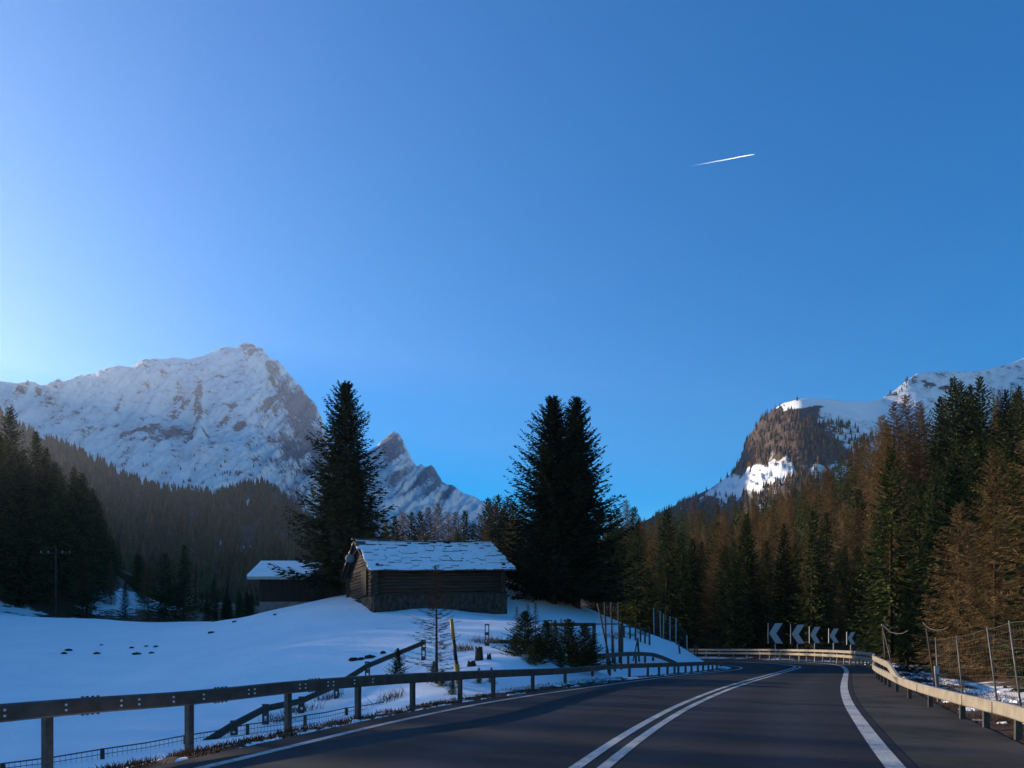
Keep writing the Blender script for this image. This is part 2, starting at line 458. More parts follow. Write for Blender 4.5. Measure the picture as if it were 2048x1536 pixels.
GP += [(-78, 57, 15), (-140, 120, 30), (-120, 60, 20), (-200, 100, 45), (-45, 80, 2.6), (-30, 95, 3), (-35, 130, 5), (-20, 80, 3.6), (-5, 110, 5.5), (0, 140, 8), (15, 140, 8),
       (-3, 60, 5.6), (3, 62, 4.8), (8, 60, 3), (14, 56, 0.6), (5, 75, 1), (25, 90, 1.5), (8, 92, 2),
       (9.5, 8, .05), (12.5, 12, .2), (14.5, 20, .2), (18.5, 26, .3), (23, 34, .3), (27, 46, .3), (28, 60, .4), (24, 75, .5), (12, 88, .6),
       (40, 62, 4), (60, 100, 12), (45, 130, 9), (30, 170, 9), (50, 45, 9), (34, 25, 5), (60, 30, 14), (25, 12, 3), (80, 80, 24), (100, 100, 34), (20, 115, 3.5),
       (150, 150, 66), (150, 60, 55), (100, 20, 38), (60, -20, 18), (12, -20, 0), (-15, -20, -1), (-40, -20, -.5), (-80, 0, 8), (-80, 30, 9), (-58, 35, 3.0),
       (60, 310, 22), (100, 270, 30), (0, 200, 9), (-40, 200, 10), (20, 270, 12), (-80, 260, 10), (-167, 250, 38), (-150, 200, 46), (-60, 400, 10), (-200, 400, 35), (40, 420, 12), (150, 350, 45), (-270, 250, 75), (250, 250, 90),
       (-40, -45, -.5), (40, -45, 8), (250, 0, 90), (-250, 0, 40)]
GP = np.array(GP, float)
def _q(X, Y): return np.stack([X / (Y + 60) * 2.2, np.log(Y + 60) * 2.2], -1)
_Q = _q(GP[:, 0], GP[:, 1])
def _phi(r2): return np.where(r2 > 1e-12, 0.5 * r2 * np.log(np.maximum(r2, 1e-12)), 0)
_n = len(GP)
_A = np.zeros((_n + 3, _n + 3))
_A[:_n, :_n] = _phi(((_Q[:, None] - _Q[None]) ** 2).sum(-1)) + np.eye(_n) * 2e-4
_A[:_n, _n] = 1; _A[:_n, _n + 1:] = _Q
_A[_n, :_n] = 1; _A[_n + 1:, :_n] = _Q.T
_wt = np.linalg.solve(_A, np.r_[GP[:, 2] / (GP[:, 1] + 60), 0, 0, 0])
def ground_raw(X, Y):
    X = np.ravel(np.asarray(X, float)); Y = np.ravel(np.asarray(Y, float))
    q = _q(X, Y); z = np.empty(len(X))
    for i in range(0, len(X), 20000):
        qq = q[i:i + 20000]
        z[i:i + 20000] = _phi(((qq[:, None] - _Q[None]) ** 2).sum(-1)) @ _wt[:_n] + _wt[_n] + qq @ _wt[_n + 1:]
    return z * (Y + 60)
def ground(X, Y, with_bare=False):
    X = np.ravel(np.asarray(X, float)); Y = np.ravel(np.asarray(Y, float))
    z = ground_raw(X, Y)
    dl, dr = side_dist(X, Y)
    inside = (dl < 0) & (dr < 0)
    d = np.where(inside, 0, np.where(dl > 0, np.where(dr > 0, np.minimum(dl - .55, dr - 1.9), dl - .55), dr - 1.9))
    wide = np.where(dl > 0, 2.6, 4.0)
    k = smooth(0.15, wide, d)
    z = z + k * (0.10 * fbm(X / 7, Y / 7, 3, 5) + 0.03 * fbm(X / 1.3, Y / 1.3, 3, 9))
    zz = -0.05 * (1 - k) + z * k + 0.05 * smooth(0.0, 0.35, d) * (1 - k)
    if not with_bare: return zz
    n = fbm(X / 2.2, Y / 2.2, 3, 21)
    bare = np.full(len(X), -0.6)
    lv = (dl > 0) & (dr < 3)
    bare = np.where(lv, 0.95 - 1.35 * smooth(0.75, 1.7, dl) - 0.5 * smooth(20, 34, Y), bare)
    rv = (dr > 0) & ~lv
    bare = np.where(rv, 0.82 - 0.30 * smooth(2.2, 3.2, dr) + 0.25 * n, bare)
    forest = smooth(3.6, 6, dr) * rv
    bare = bare * (1 - forest) + forest * (1.0 + 0.25 * n)
    far_l = (X < -20) & (Y > 74)
    bare = np.where(far_l & (Y > 78), 1.0 + 0.25 * n - 0.75 * np.exp(-((X + 50) / 5) ** 2 - ((Y - 102) / 14) ** 2) - 0.8 * smooth(-50, -56, X) * smooth(88, 82, Y), bare)
    bare = np.where((Y > 95) & (X > -45), 0.95, bare)
    # thin tufts that show through the snow on the bank beside the rail
    bank = (dl > 1.2) & (dl < 9) & (Y > 12) & (Y < 32) & (dr < 3 + 60)
    bare = np.where(bank & lv, bare + 0.55 * np.clip(fbm(X / 1.6, Y / 1.6, 3, 33), 0, 1), bare)
    return zz, bare
def gz(x, y): return float(ground([x], [y])[0])
def hit(px, py, d0=6, d1=140):
    d = np.linspace(d0, d1, 700)
    X = X_of(px, d); Z = Z_of(py, d)
    g = ground(X, d)
    i = np.argmax(g >= Z)
    if g[i] < Z[i]: i = len(d) - 1
    return Vector((X[i], d[i], g[i]))

nc, nr = 560, 470
u = np.linspace(-2.4, 2.1, nc); v = np.linspace(math.log(12), math.log(470), nr)
UU, VV = np.meshgrid(u, v)
YY = np.exp(VV) - 60; XX = UU * (YY + 60)
zz, bare = ground(XX, YY, True)
me = quick_mesh("ground", np.stack([XX.ravel(), YY.ravel(), zz], 1), grid_quads(nr, nc), {"bare": bare})
tag(link("ground", me, M_ground), "snow-covered field, knoll and brown roadside verge", kind="structure")

# ------------------------------------------------------------------ road, shoulder and painted lines
def strip(name, A, B, z, mat, label, wob=0.0):
    n = 420
    def rs(P):
        d = np.r_[0, np.cumsum(np.linalg.norm(np.diff(P[:, :2], axis=0), axis=1))]
        s = np.linspace(0, d[-1], n)
        return np.stack([np.interp(s, d, P[:, k]) for k in range(2)], 1)
    A = rs(A); B = rs(B)
    k = 41 if name == 'road' else 5
    V = np.concatenate([np.stack([A * (1 - t) + B * t for t in np.linspace(0, 1, k)], 1).reshape(-1, 2)])
    tt_ = np.tile(np.linspace(0, 1, k), n)
    wear = np.zeros(len(V))
    if name == "road":
        for c0 in (.13, .33, .62, .83): wear = np.maximum(wear, np.exp(-((tt_ - c0) / .055) ** 2))
    me = quick_mesh(name, np.c_[V, np.full(len(V), z)], grid_quads(n, k), {"wear": wear})
    return tag(link(name, me, mat), label, kind="structure")
def off(P, o): return P[:, :2] + normals2(P) * o
strip("road", off(EDGE_L, 0.55), off(EDGE_R, -0.22), 0.0, M_asphalt, "dark asphalt road bending to the left")
strip("road_shoulder", off(EDGE_R, -0.20), off(EDGE_R, -1.75), -0.006, M_shoulder, "lighter worn shoulder along the right edge of the road")
def line_strip(name, P, o, w, label):
    strip(name, off(P, o + w / 2), off(P, o - w / 2), 0.005, M_paint, label)
line_strip("left_edge_line", EDGE_L, 0, 0.14, "white painted line along the left edge of the road")
line_strip("right_edge_line", EDGE_R, 0, 0.20, "broad white painted line along the right edge of the road")
line_strip("centre_line", CENTRE, 0.14, 0.13, "left one of the two white centre lines")
line_strip("centre_line", CENTRE, -0.14, 0.13, "right one of the two white centre lines")

# ------------------------------------------------------------------ mountains: polar height fields far behind
def ipol(tab, x):
    t = np.array(tab, float); return np.interp(x, t[:, 0], t[:, 1])
def blob_field(PX, PY, blobs):
    r = np.zeros_like(PX)
    for cx, cy, rx, ry, ang, amt in blobs:
        a = math.radians(ang); dx = PX - cx; dy = -(PY - cy)
        p = (dx * math.cos(a) + dy * math.sin(a)) / rx; q = (-dx * math.sin(a) + dy * math.cos(a)) / ry
        r = np.maximum(r, amt * smooth(1.25, 0.55, np.sqrt(p * p + q * q)))
    return r
def mountain(name, label, mat, px0, px1, npx, nrow, sil, yr, yf, zf, power, disp, rockf, ridge_amp=0.25, back=0.3, skew=None):
    px = np.linspace(px0, px1, npx)
    s = ipol(sil, px)
    Yr = ipol(yr, px)
    kk = max(3, int(70 / ((px1 - px0) / npx))) | 1; Yr = np.convolve(np.pad(Yr, kk // 2, mode='edge'), np.hanning(kk + 2)[1:-1] / np.hanning(kk + 2)[1:-1].sum(), 'valid')
    Yf = ipol(yf, px)
    t = np.concatenate([np.linspace(-back, 0, 12)[:-1], np.linspace(0, 1, nrow) ** 1.1])
    T, PX = np.meshgrid(t, px, indexing='ij')
    Zr = Z_of(s, Yr); ZF = ipol(zf, px)
    tt = np.clip(T, 0, 1)
    Y = Yr[None] + (Yf - Yr)[None] * T
    X = X_of(PX, Yr[None]) * (Y / Yr[None])
    ZR = np.broadcast_to(Zr[None], T.shape)
    if skew: ZR = Z_of(ipol(sil, PX + skew(PX, tt)), Yr[None])      # spurs run slantwise down the face
    Z = ZF[None] + (ZR - ZF[None]) * (1 - tt) ** power
    Z = np.where(T < 0, Zr[None] + T * (Zr - ZF)[None] * 0.9, Z)
    PY = HZ - (Z - CZ) / Y * F
    dz, rock = disp(PX, PY, T, X, Y, Z), rockf(PX, PY, T)
    w = ridge_amp + (1 - ridge_amp) * smooth(0.0, 0.12, tt)
    Z = Z + dz * w
    me = quick_mesh(name, np.stack([X.ravel(), Y.ravel(), Z.ravel()], 1), grid_quads(len(t), npx)[:, ::-1], {"rock": rock.ravel()})
    o = tag(link(name, me, mat), label, kind="structure")
    return dict(X=X, Y=Y, Z=Z, PX=PX, T=T, o=o)

def rotc(PX, PY, ang):
    a = math.radians(ang); return PX * math.cos(a) - PY * math.sin(a), PX * math.sin(a) + PY * math.cos(a)

SIL1 = [(-900, 560), (-500, 640), (-250, 720), (-100, 745), (0, 764), (30, 769), (60, 768), (90, 774), (110, 769), (140, 765), (160, 757), (190, 750), (210, 740), (240, 738), (262, 741), (290, 727), (310, 722),
        (330, 723), (350, 717), (372, 720), (400, 716), (425, 708), (440, 699), (455, 695), (470, 697), (482, 689), (493, 684), (508, 687), (516, 695), (526, 697), (536, 711),
        (548, 720), (556, 721), (566, 733), (580, 748), (592, 766), (606, 775), (614, 792), (630, 805), (638, 823), (648, 850), (656, 868), (680, 925), (720, 1010), (770, 1100), (820, 1180)]
B1 = [(325, 866, 85, 13, 10, .42), (340, 888, 60, 12, 14, .4), (290, 900, 45, 10, 5, .35), (375, 880, 22, 22, 0, .38), (397, 822, 9, 46, 0, .42), (396, 775, 14, 12, 20, .42), (360, 815, 45, 6, 22, .3),
      (500, 700, 34, 14, -25, .36), (545, 740, 30, 12, -48, .38), (575, 790, 38, 14, -50, .40), (610, 815, 36, 20, -55, .42), (545, 803, 36, 6, 36, .40), (578, 800, 24, 16, 0, .42), (600, 850, 42, 20, -50, .36),
      (560, 880, 34, 14, 20, .40), (575, 905, 30, 14, 10, .36), (625, 890, 30, 30, -60, .38), (600, 930, 40, 14, -30, .3), (440, 752, 26, 5, 24, .28), (480, 752, 18, 5, 20, .26), (350, 745, 40, 6, 25, .26), (190, 752, 40, 6, 22, .28), (290, 735, 25, 7, 20, .26),
      (465, 815, 14, 6, -20, .3), (440, 835, 22, 5, 10, .28), (480, 842, 20, 5, 8, .3), (50, 800, 14, 8, 30, .3), (120, 840, 24, 6, 20, .3), (180, 875, 35, 8, 10, .28), (90, 802, 30, 5, 10, .22),
      (410, 905, 12, 7, -10, .32), (500, 905, 14, 6, 0, .26), (520, 940, 30, 10, -20, .26), (640, 950, 40, 20, -50, .3)]
def d1(PX, PY, T, X, Y, Z):
    a, b = rotc(PX, PY, 30)
    str_ = ridged(a / 130, b / 34, 5, 3)
    big = fbm(X / 420, Z / 300, 5, 8)
    flank = smooth(500, 590, PX)
    rib = -95 * np.exp(-((PX - (500 + 0.55 * (PY - 690))) / 26) ** 2) * 0 + 60 * np.exp(-((PX - (398 + 0.02 * (PY - 780))) / 12) ** 2) * smooth(770, 800, PY) * smooth(1000, 880, PY)
    fade = smooth(1.0, 0.75, T)
    return (17 * (0.55 + flank) * str_ + 36 * big + rib * 0.5 + 26 * np.clip(fbm(PX / 34, PY / 26, 3, 37), -.1, .5) * smooth(.3, .06, T) * smooth(-.01, .05, T) * smooth(440, 380, PX) + 11 * ridged(a / 42, b / 7, 4, 31) * (0.35 + flank)) * fade
def r1(PX, PY, T):
    a, b = rotc(PX, PY, 32)
    n = fbm(a / 46, b / 12, 5, 11) * 0.5 + 0.25 * fbm(PX / 10, PY / 10, 3, 12)
    return 0.95 * blob_field(PX, PY, B1) + 0.55 * n + 0.20 * smooth(520, 600, PX) - 0.05
mt1 = mountain("mountain", "steep pyramid-shaped snowy mountain with grey rock bands on the left", M_rock, -900, 820, 860, 300, SIL1,
               [(-900, 1400), (0, 1700), (250, 1980), (490, 2500), (650, 3200), (820, 3600)], [(-900, 1000), (0, 1000), (820, 1100)], [(-900, 200), (820, 120)], 1.25, d1, r1)

SIL2 = [(640, 1010), (690, 930), (730, 905), (752, 893), (765, 880), (778, 868), (790, 863), (800, 867), (808, 885), (818, 905), (826, 922), (835, 932), (842, 928), (850, 935),
        (862, 930), (870, 938), (878, 950), (884, 966), (895, 972), (905, 969), (914, 978), (920, 985), (945, 993), (975, 1005), (1010, 1022), (1060, 1050), (1150, 1100)]
B2 = [(785, 892, 26, 30, 0, .42), (845, 962, 62, 8, 36, .46), (868, 945, 16, 20, -50, .42), (872, 972, 40, 8, 34, .40), (897, 988, 24, 9, 36, .44), (800, 950, 40, 5, 34, .30), (770, 930, 30, 5, 14, .30), (905, 975, 9, 9, 0, .3), (790, 975, 30, 5, 30, .24)]
def d2(PX, PY, T, X, Y, Z):
    a, b = rotc(PX, PY, 36)
    return (24 * ridged(a / 120, b / 22, 5, 43) + 25 * fbm(X / 300, Z / 200, 5, 48) + 7 * ridged(a / 40, b / 7, 4, 41)) * smooth(1.0, 0.75, T)
def r2(PX, PY, T):
    a, b = rotc(PX, PY, 36)
    return 1.1 * blob_field(PX, PY, B2) + 0.30 * (fbm(a / 40, b / 8, 5, 51) * 0.5 + 0.25 * fbm(PX / 8, PY / 8, 3, 52))
mt2 = mountain("mountain", "smaller sharp snowy peak with slanting rock bands between the two big spruces", M_rock, 600, 1150, 330, 160, SIL2,
               [(600, 2900), (785, 3200), (1150, 3700)], [(600, 1500), (1150, 1500)], [(600, 120), (1150, 120)], 1.2, d2, r2)

# the right-hand mountain: brown cliff with a snowy top
SIL3 = [(1180, 1090), (1250, 1060), (1300, 1038), (1350, 1012), (1420, 978), (1462, 948), (1482, 915), (1490, 890), (1500, 868), (1520, 840), (1545, 818), (1570, 804), (1600, 797), (1650, 798), (1690, 802), (1735, 804), (1765, 797), (1790, 780),
        (1815, 759), (1835, 747), (1870, 744), (1930, 744), (1980, 738), (2020, 728), (2048, 716), (2120, 690), (2300, 650), (2700, 600)]
def d3(PX, PY, T, X, Y, Z):
    a, b = rotc(PX, PY, 24)
    rug = smooth(1660, 1560, PX) * smooth(0.02, 0.1, T)
    return (9 * ridged(PX / 60, PY / 26, 5, 63) * rug + (14 - 11 * smooth(1700, 1800, PX)) * fbm(X / 160, Y / 160, 4, 68) + 4 * fbm(PX / 7, PY / 7, 3, 61) * rug) * smooth(1.0, 0.7, T)
B3 = [(1560, 850, 95, 42, 28, .85), (1520, 890, 70, 40, 45, .85), (1600, 880, 70, 40, 0, .8), (1640, 900, 60, 30, 0, .75), (1430, 960, 90, 14, 40, .8), (1490, 905, 30, 40, 50, .85), (1860, 770, 14, 6, 0, .32), (1890, 775, 14, 5, 10, .3)]
def r3(PX, PY, T):
    low = np.maximum(0.5 * smooth(1000, 1040, PY), 0.5 * smooth(1680, 1600, PX) * smooth(800, 840, PY))
    snowpatch = blob_field(PX, PY, [(1505, 962, 100, 25, 15, 1.25)])
    top = blob_field(PX, PY, [(1650, 803, 80, 11, -2, .9), (1720, 822, 75, 18, 0, .9), (1612, 803, 62, 14, 6, 1.3)])
    return np.maximum(blob_field(PX, PY, B3), low) - top + 0.28 * fbm(PX / 18, PY / 14, 4, 71) - 0.7 * snowpatch
mt3 = mountain("mountain", "brown forested cliff with a snowy top on the right", M_cliff, 1180, 2700, 520, 170, SIL3,
               [(1180, 1900), (1300, 1700), (1500, 1420), (1600, 1300), (1720, 1390), (1780, 1500), (1840, 1610), (1900, 1740), (2048, 2300), (2700, 3600)],
               [(1180, 700), (1500, 520), (2048, 480), (2700, 600)], [(1180, 40), (1500, 60), (2048, 120), (2700, 200)], 1.55, d3, r3)

# wooded mountainside between the left mountain and the valley
SILH = [(-1400, 700), (-900, 690), (-500, 720), (-200, 770), (0, 842), (60, 868), (110, 888), (150, 905), (200, 928), (250, 955), (300, 976), (350, 985), (400, 990), (450, 988), (490, 976), (520, 968), (545, 985), (580, 1012), (620, 1040), (680, 1062),
        (740, 1082), (820, 1110), (950, 1130), (1150, 1150), (1400, 1180)]
def dh(PX, PY, T, X, Y, Z): return (22 * fbm(X / 120, Y / 150, 4, 81)) * smooth(1.0, 0.8, T) * smooth(0.0, 0.1, T)
def rh(PX, PY, T): return 0.72 + 0.3 * fbm(PX / 14, PY / 40, 4, 85) - 0.6 * blob_field(PX, PY, [(492, 1090, 6, 40, -15, 1), (440, 1105, 5, 30, -10, 1), (505, 1085, 5, 18, -15, 1), (498, 1008, 6, 35, -20, 1)])
hill = mountain("wooded_mountainside", "dark wooded mountainside below the snowy mountain on the left", M_cliff, -1400, 1400, 360, 110, SILH,
                [(-1400, 900), (0, 1000), (500, 1100), (1400, 1100)], [(-1400, 380), (0, 330), (1400, 330)], [(-1400, 90), (-300, 60), (0, 40), (300, 12), (1400, 5)], 1.1, dh, rh)
# ------------------------------------------------------------------ trees
def crown_arrays(h, r, seed, nb, nt, zb=0.06, tw=0.075, tl=0.30, droop=0.35, tip=0.30, prof=0.85, spread=0.8, hang=0.3, strips=True, lean=0.0, thin_top=0.0, up_top=0.55, ragged=0.22, dist=0.92, jit=.12, strip_w=1.0):
    """branches in a cone, each carrying nt leaf-sized diamond twigs. Returns V, Q, tint"""
    g = np.random.default_rng(seed)
    f = (np.arange(nb) + g.random(nb) * 0.8) / nb
    zf = zb + (0.985 - zb) * f ** dist
    L = r * ((1 - zf) ** prof) * (1 - ragged + 2 * ragged * g.random(nb)) + 0.05 * h / 16
    # gaps: some whole sectors of a whorl are weaker
    az = np.arange(nb) * 2.39996 + g.random(nb) * 0.9
    L *= 1 - 0.22 * (np.sin(az * 2 + seed) * np.sin(zf * 23 + seed) > 0.35)
    L *= 1 - 0.18 * (np.sin(az + seed * 1.7) * 0.5 + 0.5)
    a = -droop * (1 - zf) + up_top * zf ** 1.6 + g.normal(0, 0.07, nb)
    b = tip * (0.6 + 0.6 * (1 - zf)) + g.normal(0, 0.05, nb)
    dh = np.stack([np.cos(az), np.sin(az), np.zeros(nb)], 1)
    O = np.stack([lean * zf * h, np.zeros(nb), zf * h], 1)
    s = (np.arange(nt)[None] + g.random((nb, nt))) / nt * 0.92 + 0.08
    P = O[:, None] + dh[:, None] * (L[:, None] * s)[..., None]
    P[..., 2] += L[:, None] * (a[:, None] * s + b[:, None] * s * s)
    T = dh[:, None] + np.zeros((nb, nt, 3))
    T[..., 2] = a[:, None] + 2 * b[:, None] * s
    T /= np.linalg.norm(T, axis=-1, keepdims=True)
    lat = np.stack([-np.sin(az), np.cos(az), np.zeros(nb)], 1)
    sd = np.where(g.random((nb, nt)) < 0.5, -1.0, 1.0)
    D = T * 0.75 + lat[:, None] * (sd * spread * (0.5 + 0.7 * g.random((nb, nt))))[..., None]
    D[..., 2] -= hang * (0.4 + g.random((nb, nt)))
    D += g.normal(0, jit, D.shape)
    D /= np.linalg.norm(D, axis=-1, keepdims=True)
    ln = (tl * L[:, None] * (1.15 - s) + 0.09 * h / 16 + 0.05) * (0.6 + 0.8 * g.random((nb, nt)))
    ln = np.minimum(ln, 1.1 * h / 16) * (1 - .45 * zf[:, None] ** 2)
    wd = tw * h / 16 * (0.7 + 0.6 * g.random((nb, nt))) * (1 - thin_top * zf[:, None])
    C = np.cross(D, g.normal(0, 1, D.shape) + np.array([0, 0, 0.8]))
    C /= np.linalg.norm(C, axis=-1, keepdims=True) + 1e-6
    p0 = P; p2 = P + D * ln[..., None]; mid = P + D * (ln * 0.45)[..., None]
    V = np.stack([p0, mid + C * wd[..., None], p2, mid - C * wd[..., None]], 2).reshape(-1, 3)
    clump = 0.5 + 0.35 * np.sin(zf * 37 + seed) * np.sin(az * 3 + seed)
    tint = np.repeat(np.clip(clump[:, None] + g.normal(0, 0.25, (nb, nt)) + 0.15 * (s - 0.5), 0, 1).ravel(), 4)
    Q = np.arange(len(V)).reshape(-1, 4)
    if strips:      # the branch itself
        ss = np.linspace(0, 1, 4)
        B = O[:, None] + dh[:, None] * (L[:, None] * ss)[..., None]
        B[..., 2] += L[:, None] * (a[:, None] * ss + b[:, None] * ss * ss)
        w = (0.05 * strip_w * h / 16 * (1 - 0.8 * ss))[None, :, None]
        up = np.array([0, 0, 1.0])
        A1 = B + lat[:, None] * w * 0.6 + up * w * .3; A2 = B - lat[:, None] * w * 0.6 - up * w * .3
        VB = np.stack([A1, A2], 2).reshape(-1, 3); o = len(V)
        base = (np.arange(nb) * 8)[:, None] + np.arange(3)[None] * 2
        QB = np.stack([base, base + 1, base + 3, base + 2], -1).reshape(-1, 4) + o
        V = np.vstack([V, VB]); Q = np.vstack([Q, QB]); tint = np.r_[tint, np.full(len(VB), 0.1)]
    return V, Q, tint
def trunk_arrays(h, rad, n=7, top=0.98, lean=0.0):
    zs = np.array([-0.25, 0.0, 0.12 * h, 0.5 * h, top * h]); rs = np.array([1.5, 1.25, 1.0, 0.6, 0.06]) * rad
    a = np.arange(n) * 2 * np.pi / n
    V = np.concatenate([np.c_[np.cos(a) * r_ + lean * max(z, 0), np.sin(a) * r_, np.full(n, z)] for z, r_ in zip(zs, rs)])
    Q = []
    for i in range(len(zs) - 1):
        for k in range(n): Q.append((i * n + k, i * n + (k + 1) % n, (i + 1) * n + (k + 1) % n, (i + 1) * n + k))
    return V, np.array(Q), np.full(len(V), 0.3)

class Proto:
    def __init__(s, kind, h, seed, crown_kw, rad, mat):
        s.kind, s.h, s.mat = kind, h, mat
        s.V, s.Q, s.t = crown_arrays(h, seed=seed, **crown_kw)
        s.TV, s.TQ, s.Tt = trunk_arrays(h, rad, lean=crown_kw.get('lean', 0))
        s.crown = s.trunk = s.whole = None
    def parts(s):
        if s.crown is None:
            s.crown = quick_mesh("crown", s.V, s.Q, {"tint": s.t}, False); s.crown.materials.append(s.mat)
            s.trunk = quick_mesh("trunk", s.TV, s.TQ, {"tint": s.Tt}); s.trunk.materials.append(M_bark)
        return s.trunk, s.crown
    def one(s):
        if s.whole is None:
            s.whole = quick_mesh(s.kind, np.vstack([s.V, s.TV]), np.vstack([s.Q, s.TQ + len(s.V)]), {"tint": np.r_[s.t, s.Tt]}, False)
            s.whole.materials.append(s.mat)
        return s.whole

SP = dict(prof=.74, droop=.42, tip=.34, tw=.10, tl=.30, spread=.8, hang=.32)
LA = dict(jit=.32, strip_w=.45, droop=.15, tip=.16, tw=.018, tl=.38, spread=1.0, hang=.5, prof=.66, up_top=.5)
spruces = [Proto("spruce_tree", 16, 11 + i, dict(SP, r=rr, nb=nb, nt=13, zb=zb), .20, M_spruce) for i, (rr, nb, zb) in enumerate([(4.6, 260, .02), (4.0, 250, .03), (5.0, 270, .03), (3.6, 240, .03), (4.3, 260, .05)])]
larches = [Proto("larch_tree", 16, 31 + i, dict(LA, r=rr, nb=nb, nt=46, zb=zb), .15, M_larch) for i, (rr, nb, zb) in enumerate([(4.3, 250, .03), (3.8, 240, .05), (4.8, 260, .03), (3.4, 230, .04)])]
LANDMARKS = []
N_TREES = {"spruce_tree": 0, "larch_tree": 0}
_first = {}
def place(pr, x, y, h, label, group, wide=1.0, split=True, rz=None, z=None, rng=random, cat="tree"):
    z = gz(x, y) - 0.15 if z is None else z
    k = h / pr.h
    rz = rng.uniform(0, 6.283) if rz is None else rz
    if split:
        tr, cr = pr.parts()
        e = empty(pr.kind, (x, y, z), rz); e.scale = (k * wide, k * wide, k)
        link("trunk", tr, None, e); link("crown", cr, None, e)
    else:
        e = bpy.data.objects.new(pr.kind, pr.one()); COL.objects.link(e)
        e.location = (x, y, z); e.rotation_euler = (0, 0, rz); e.scale = (k * wide, k * wide, k)
    if pr.kind in N_TREES: N_TREES[pr.kind] += 1
    return tag(e, label, cat, group)
TAKEN = []      # x, y, radius
def place_px(pr, px, top, d, label, group, wide=1.0, split=True):
    x = X_of(px, d); z = gz(x, d) - 0.15
    h = Z_of(top, d) - z
    TAKEN.append((x, d, 2.2))
    return place(pr, x, d, h, label, group, wide, split, z=z)

# ---- fill the two near forests: the nearest are things, the rest one mass each
def scatter(n, xr, yr, ok, sep, seed):
    g = random.Random(seed); out = []; cell = {}
    for x, y, r in TAKEN: cell.setdefault((int(x // 6), int(y // 6)), []).append((x, y))
    for _ in range(n):
        x = g.uniform(*xr); y = g.uniform(*yr)
        if not ok(x, y): continue
        c = (int(x // 6), int(y // 6)); s = sep(x, y)
        if any((x - a) ** 2 + (y - b) ** 2 < s * s for i in (-1, 0, 1) for j in (-1, 0, 1) for a, b in cell.get((c[0] + i, c[1] + j), ())): continue
        cell.setdefault(c, []).append((x, y)); out.append((x, y))
    return out
def px_of(x, y): return 1024 + x / y * F
R0 = random.Random(23)
random.seed(5)
# the three big spruces around the barn, each with its own crown
HERO = dict(tw=.075, tl=.27, spread=.85, hang=.42, droop=.5, tip=.42)
for px, top, d, rr, seed, ln, lab in [
        (692, 762, 54, 3.55, 101, .0, "tall dark spruce behind the left gable of the log barn"),
        (1106, 790, 51, 3.6, 102, .0, "tall dense spruce right of the log barn, left one of the joined pair"),
        (1153, 793, 52, 3.6, 103, .0, "tall spruce with thin twiggy top, right one of the joined pair")]:
    x = X_of(px, d); z = gz(x, d) - .2; h = Z_of(top, d) - z
    pr = Proto("spruce_tree", h, seed, dict(HERO, r=rr * 1.34, nb=640, nt=38, zb=.075, prof=.74, dist=1.0, ragged=.34, thin_top=.4), .26, M_shadespruce)
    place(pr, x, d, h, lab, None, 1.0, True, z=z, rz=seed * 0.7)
    TAKEN.append((x, d, 4))
# a bare larch top that pokes out beside the right spruce
place_px(larches[3], 1146, 812, 55, "slim bare larch whose thin top shows above the joined spruces", None, .8)

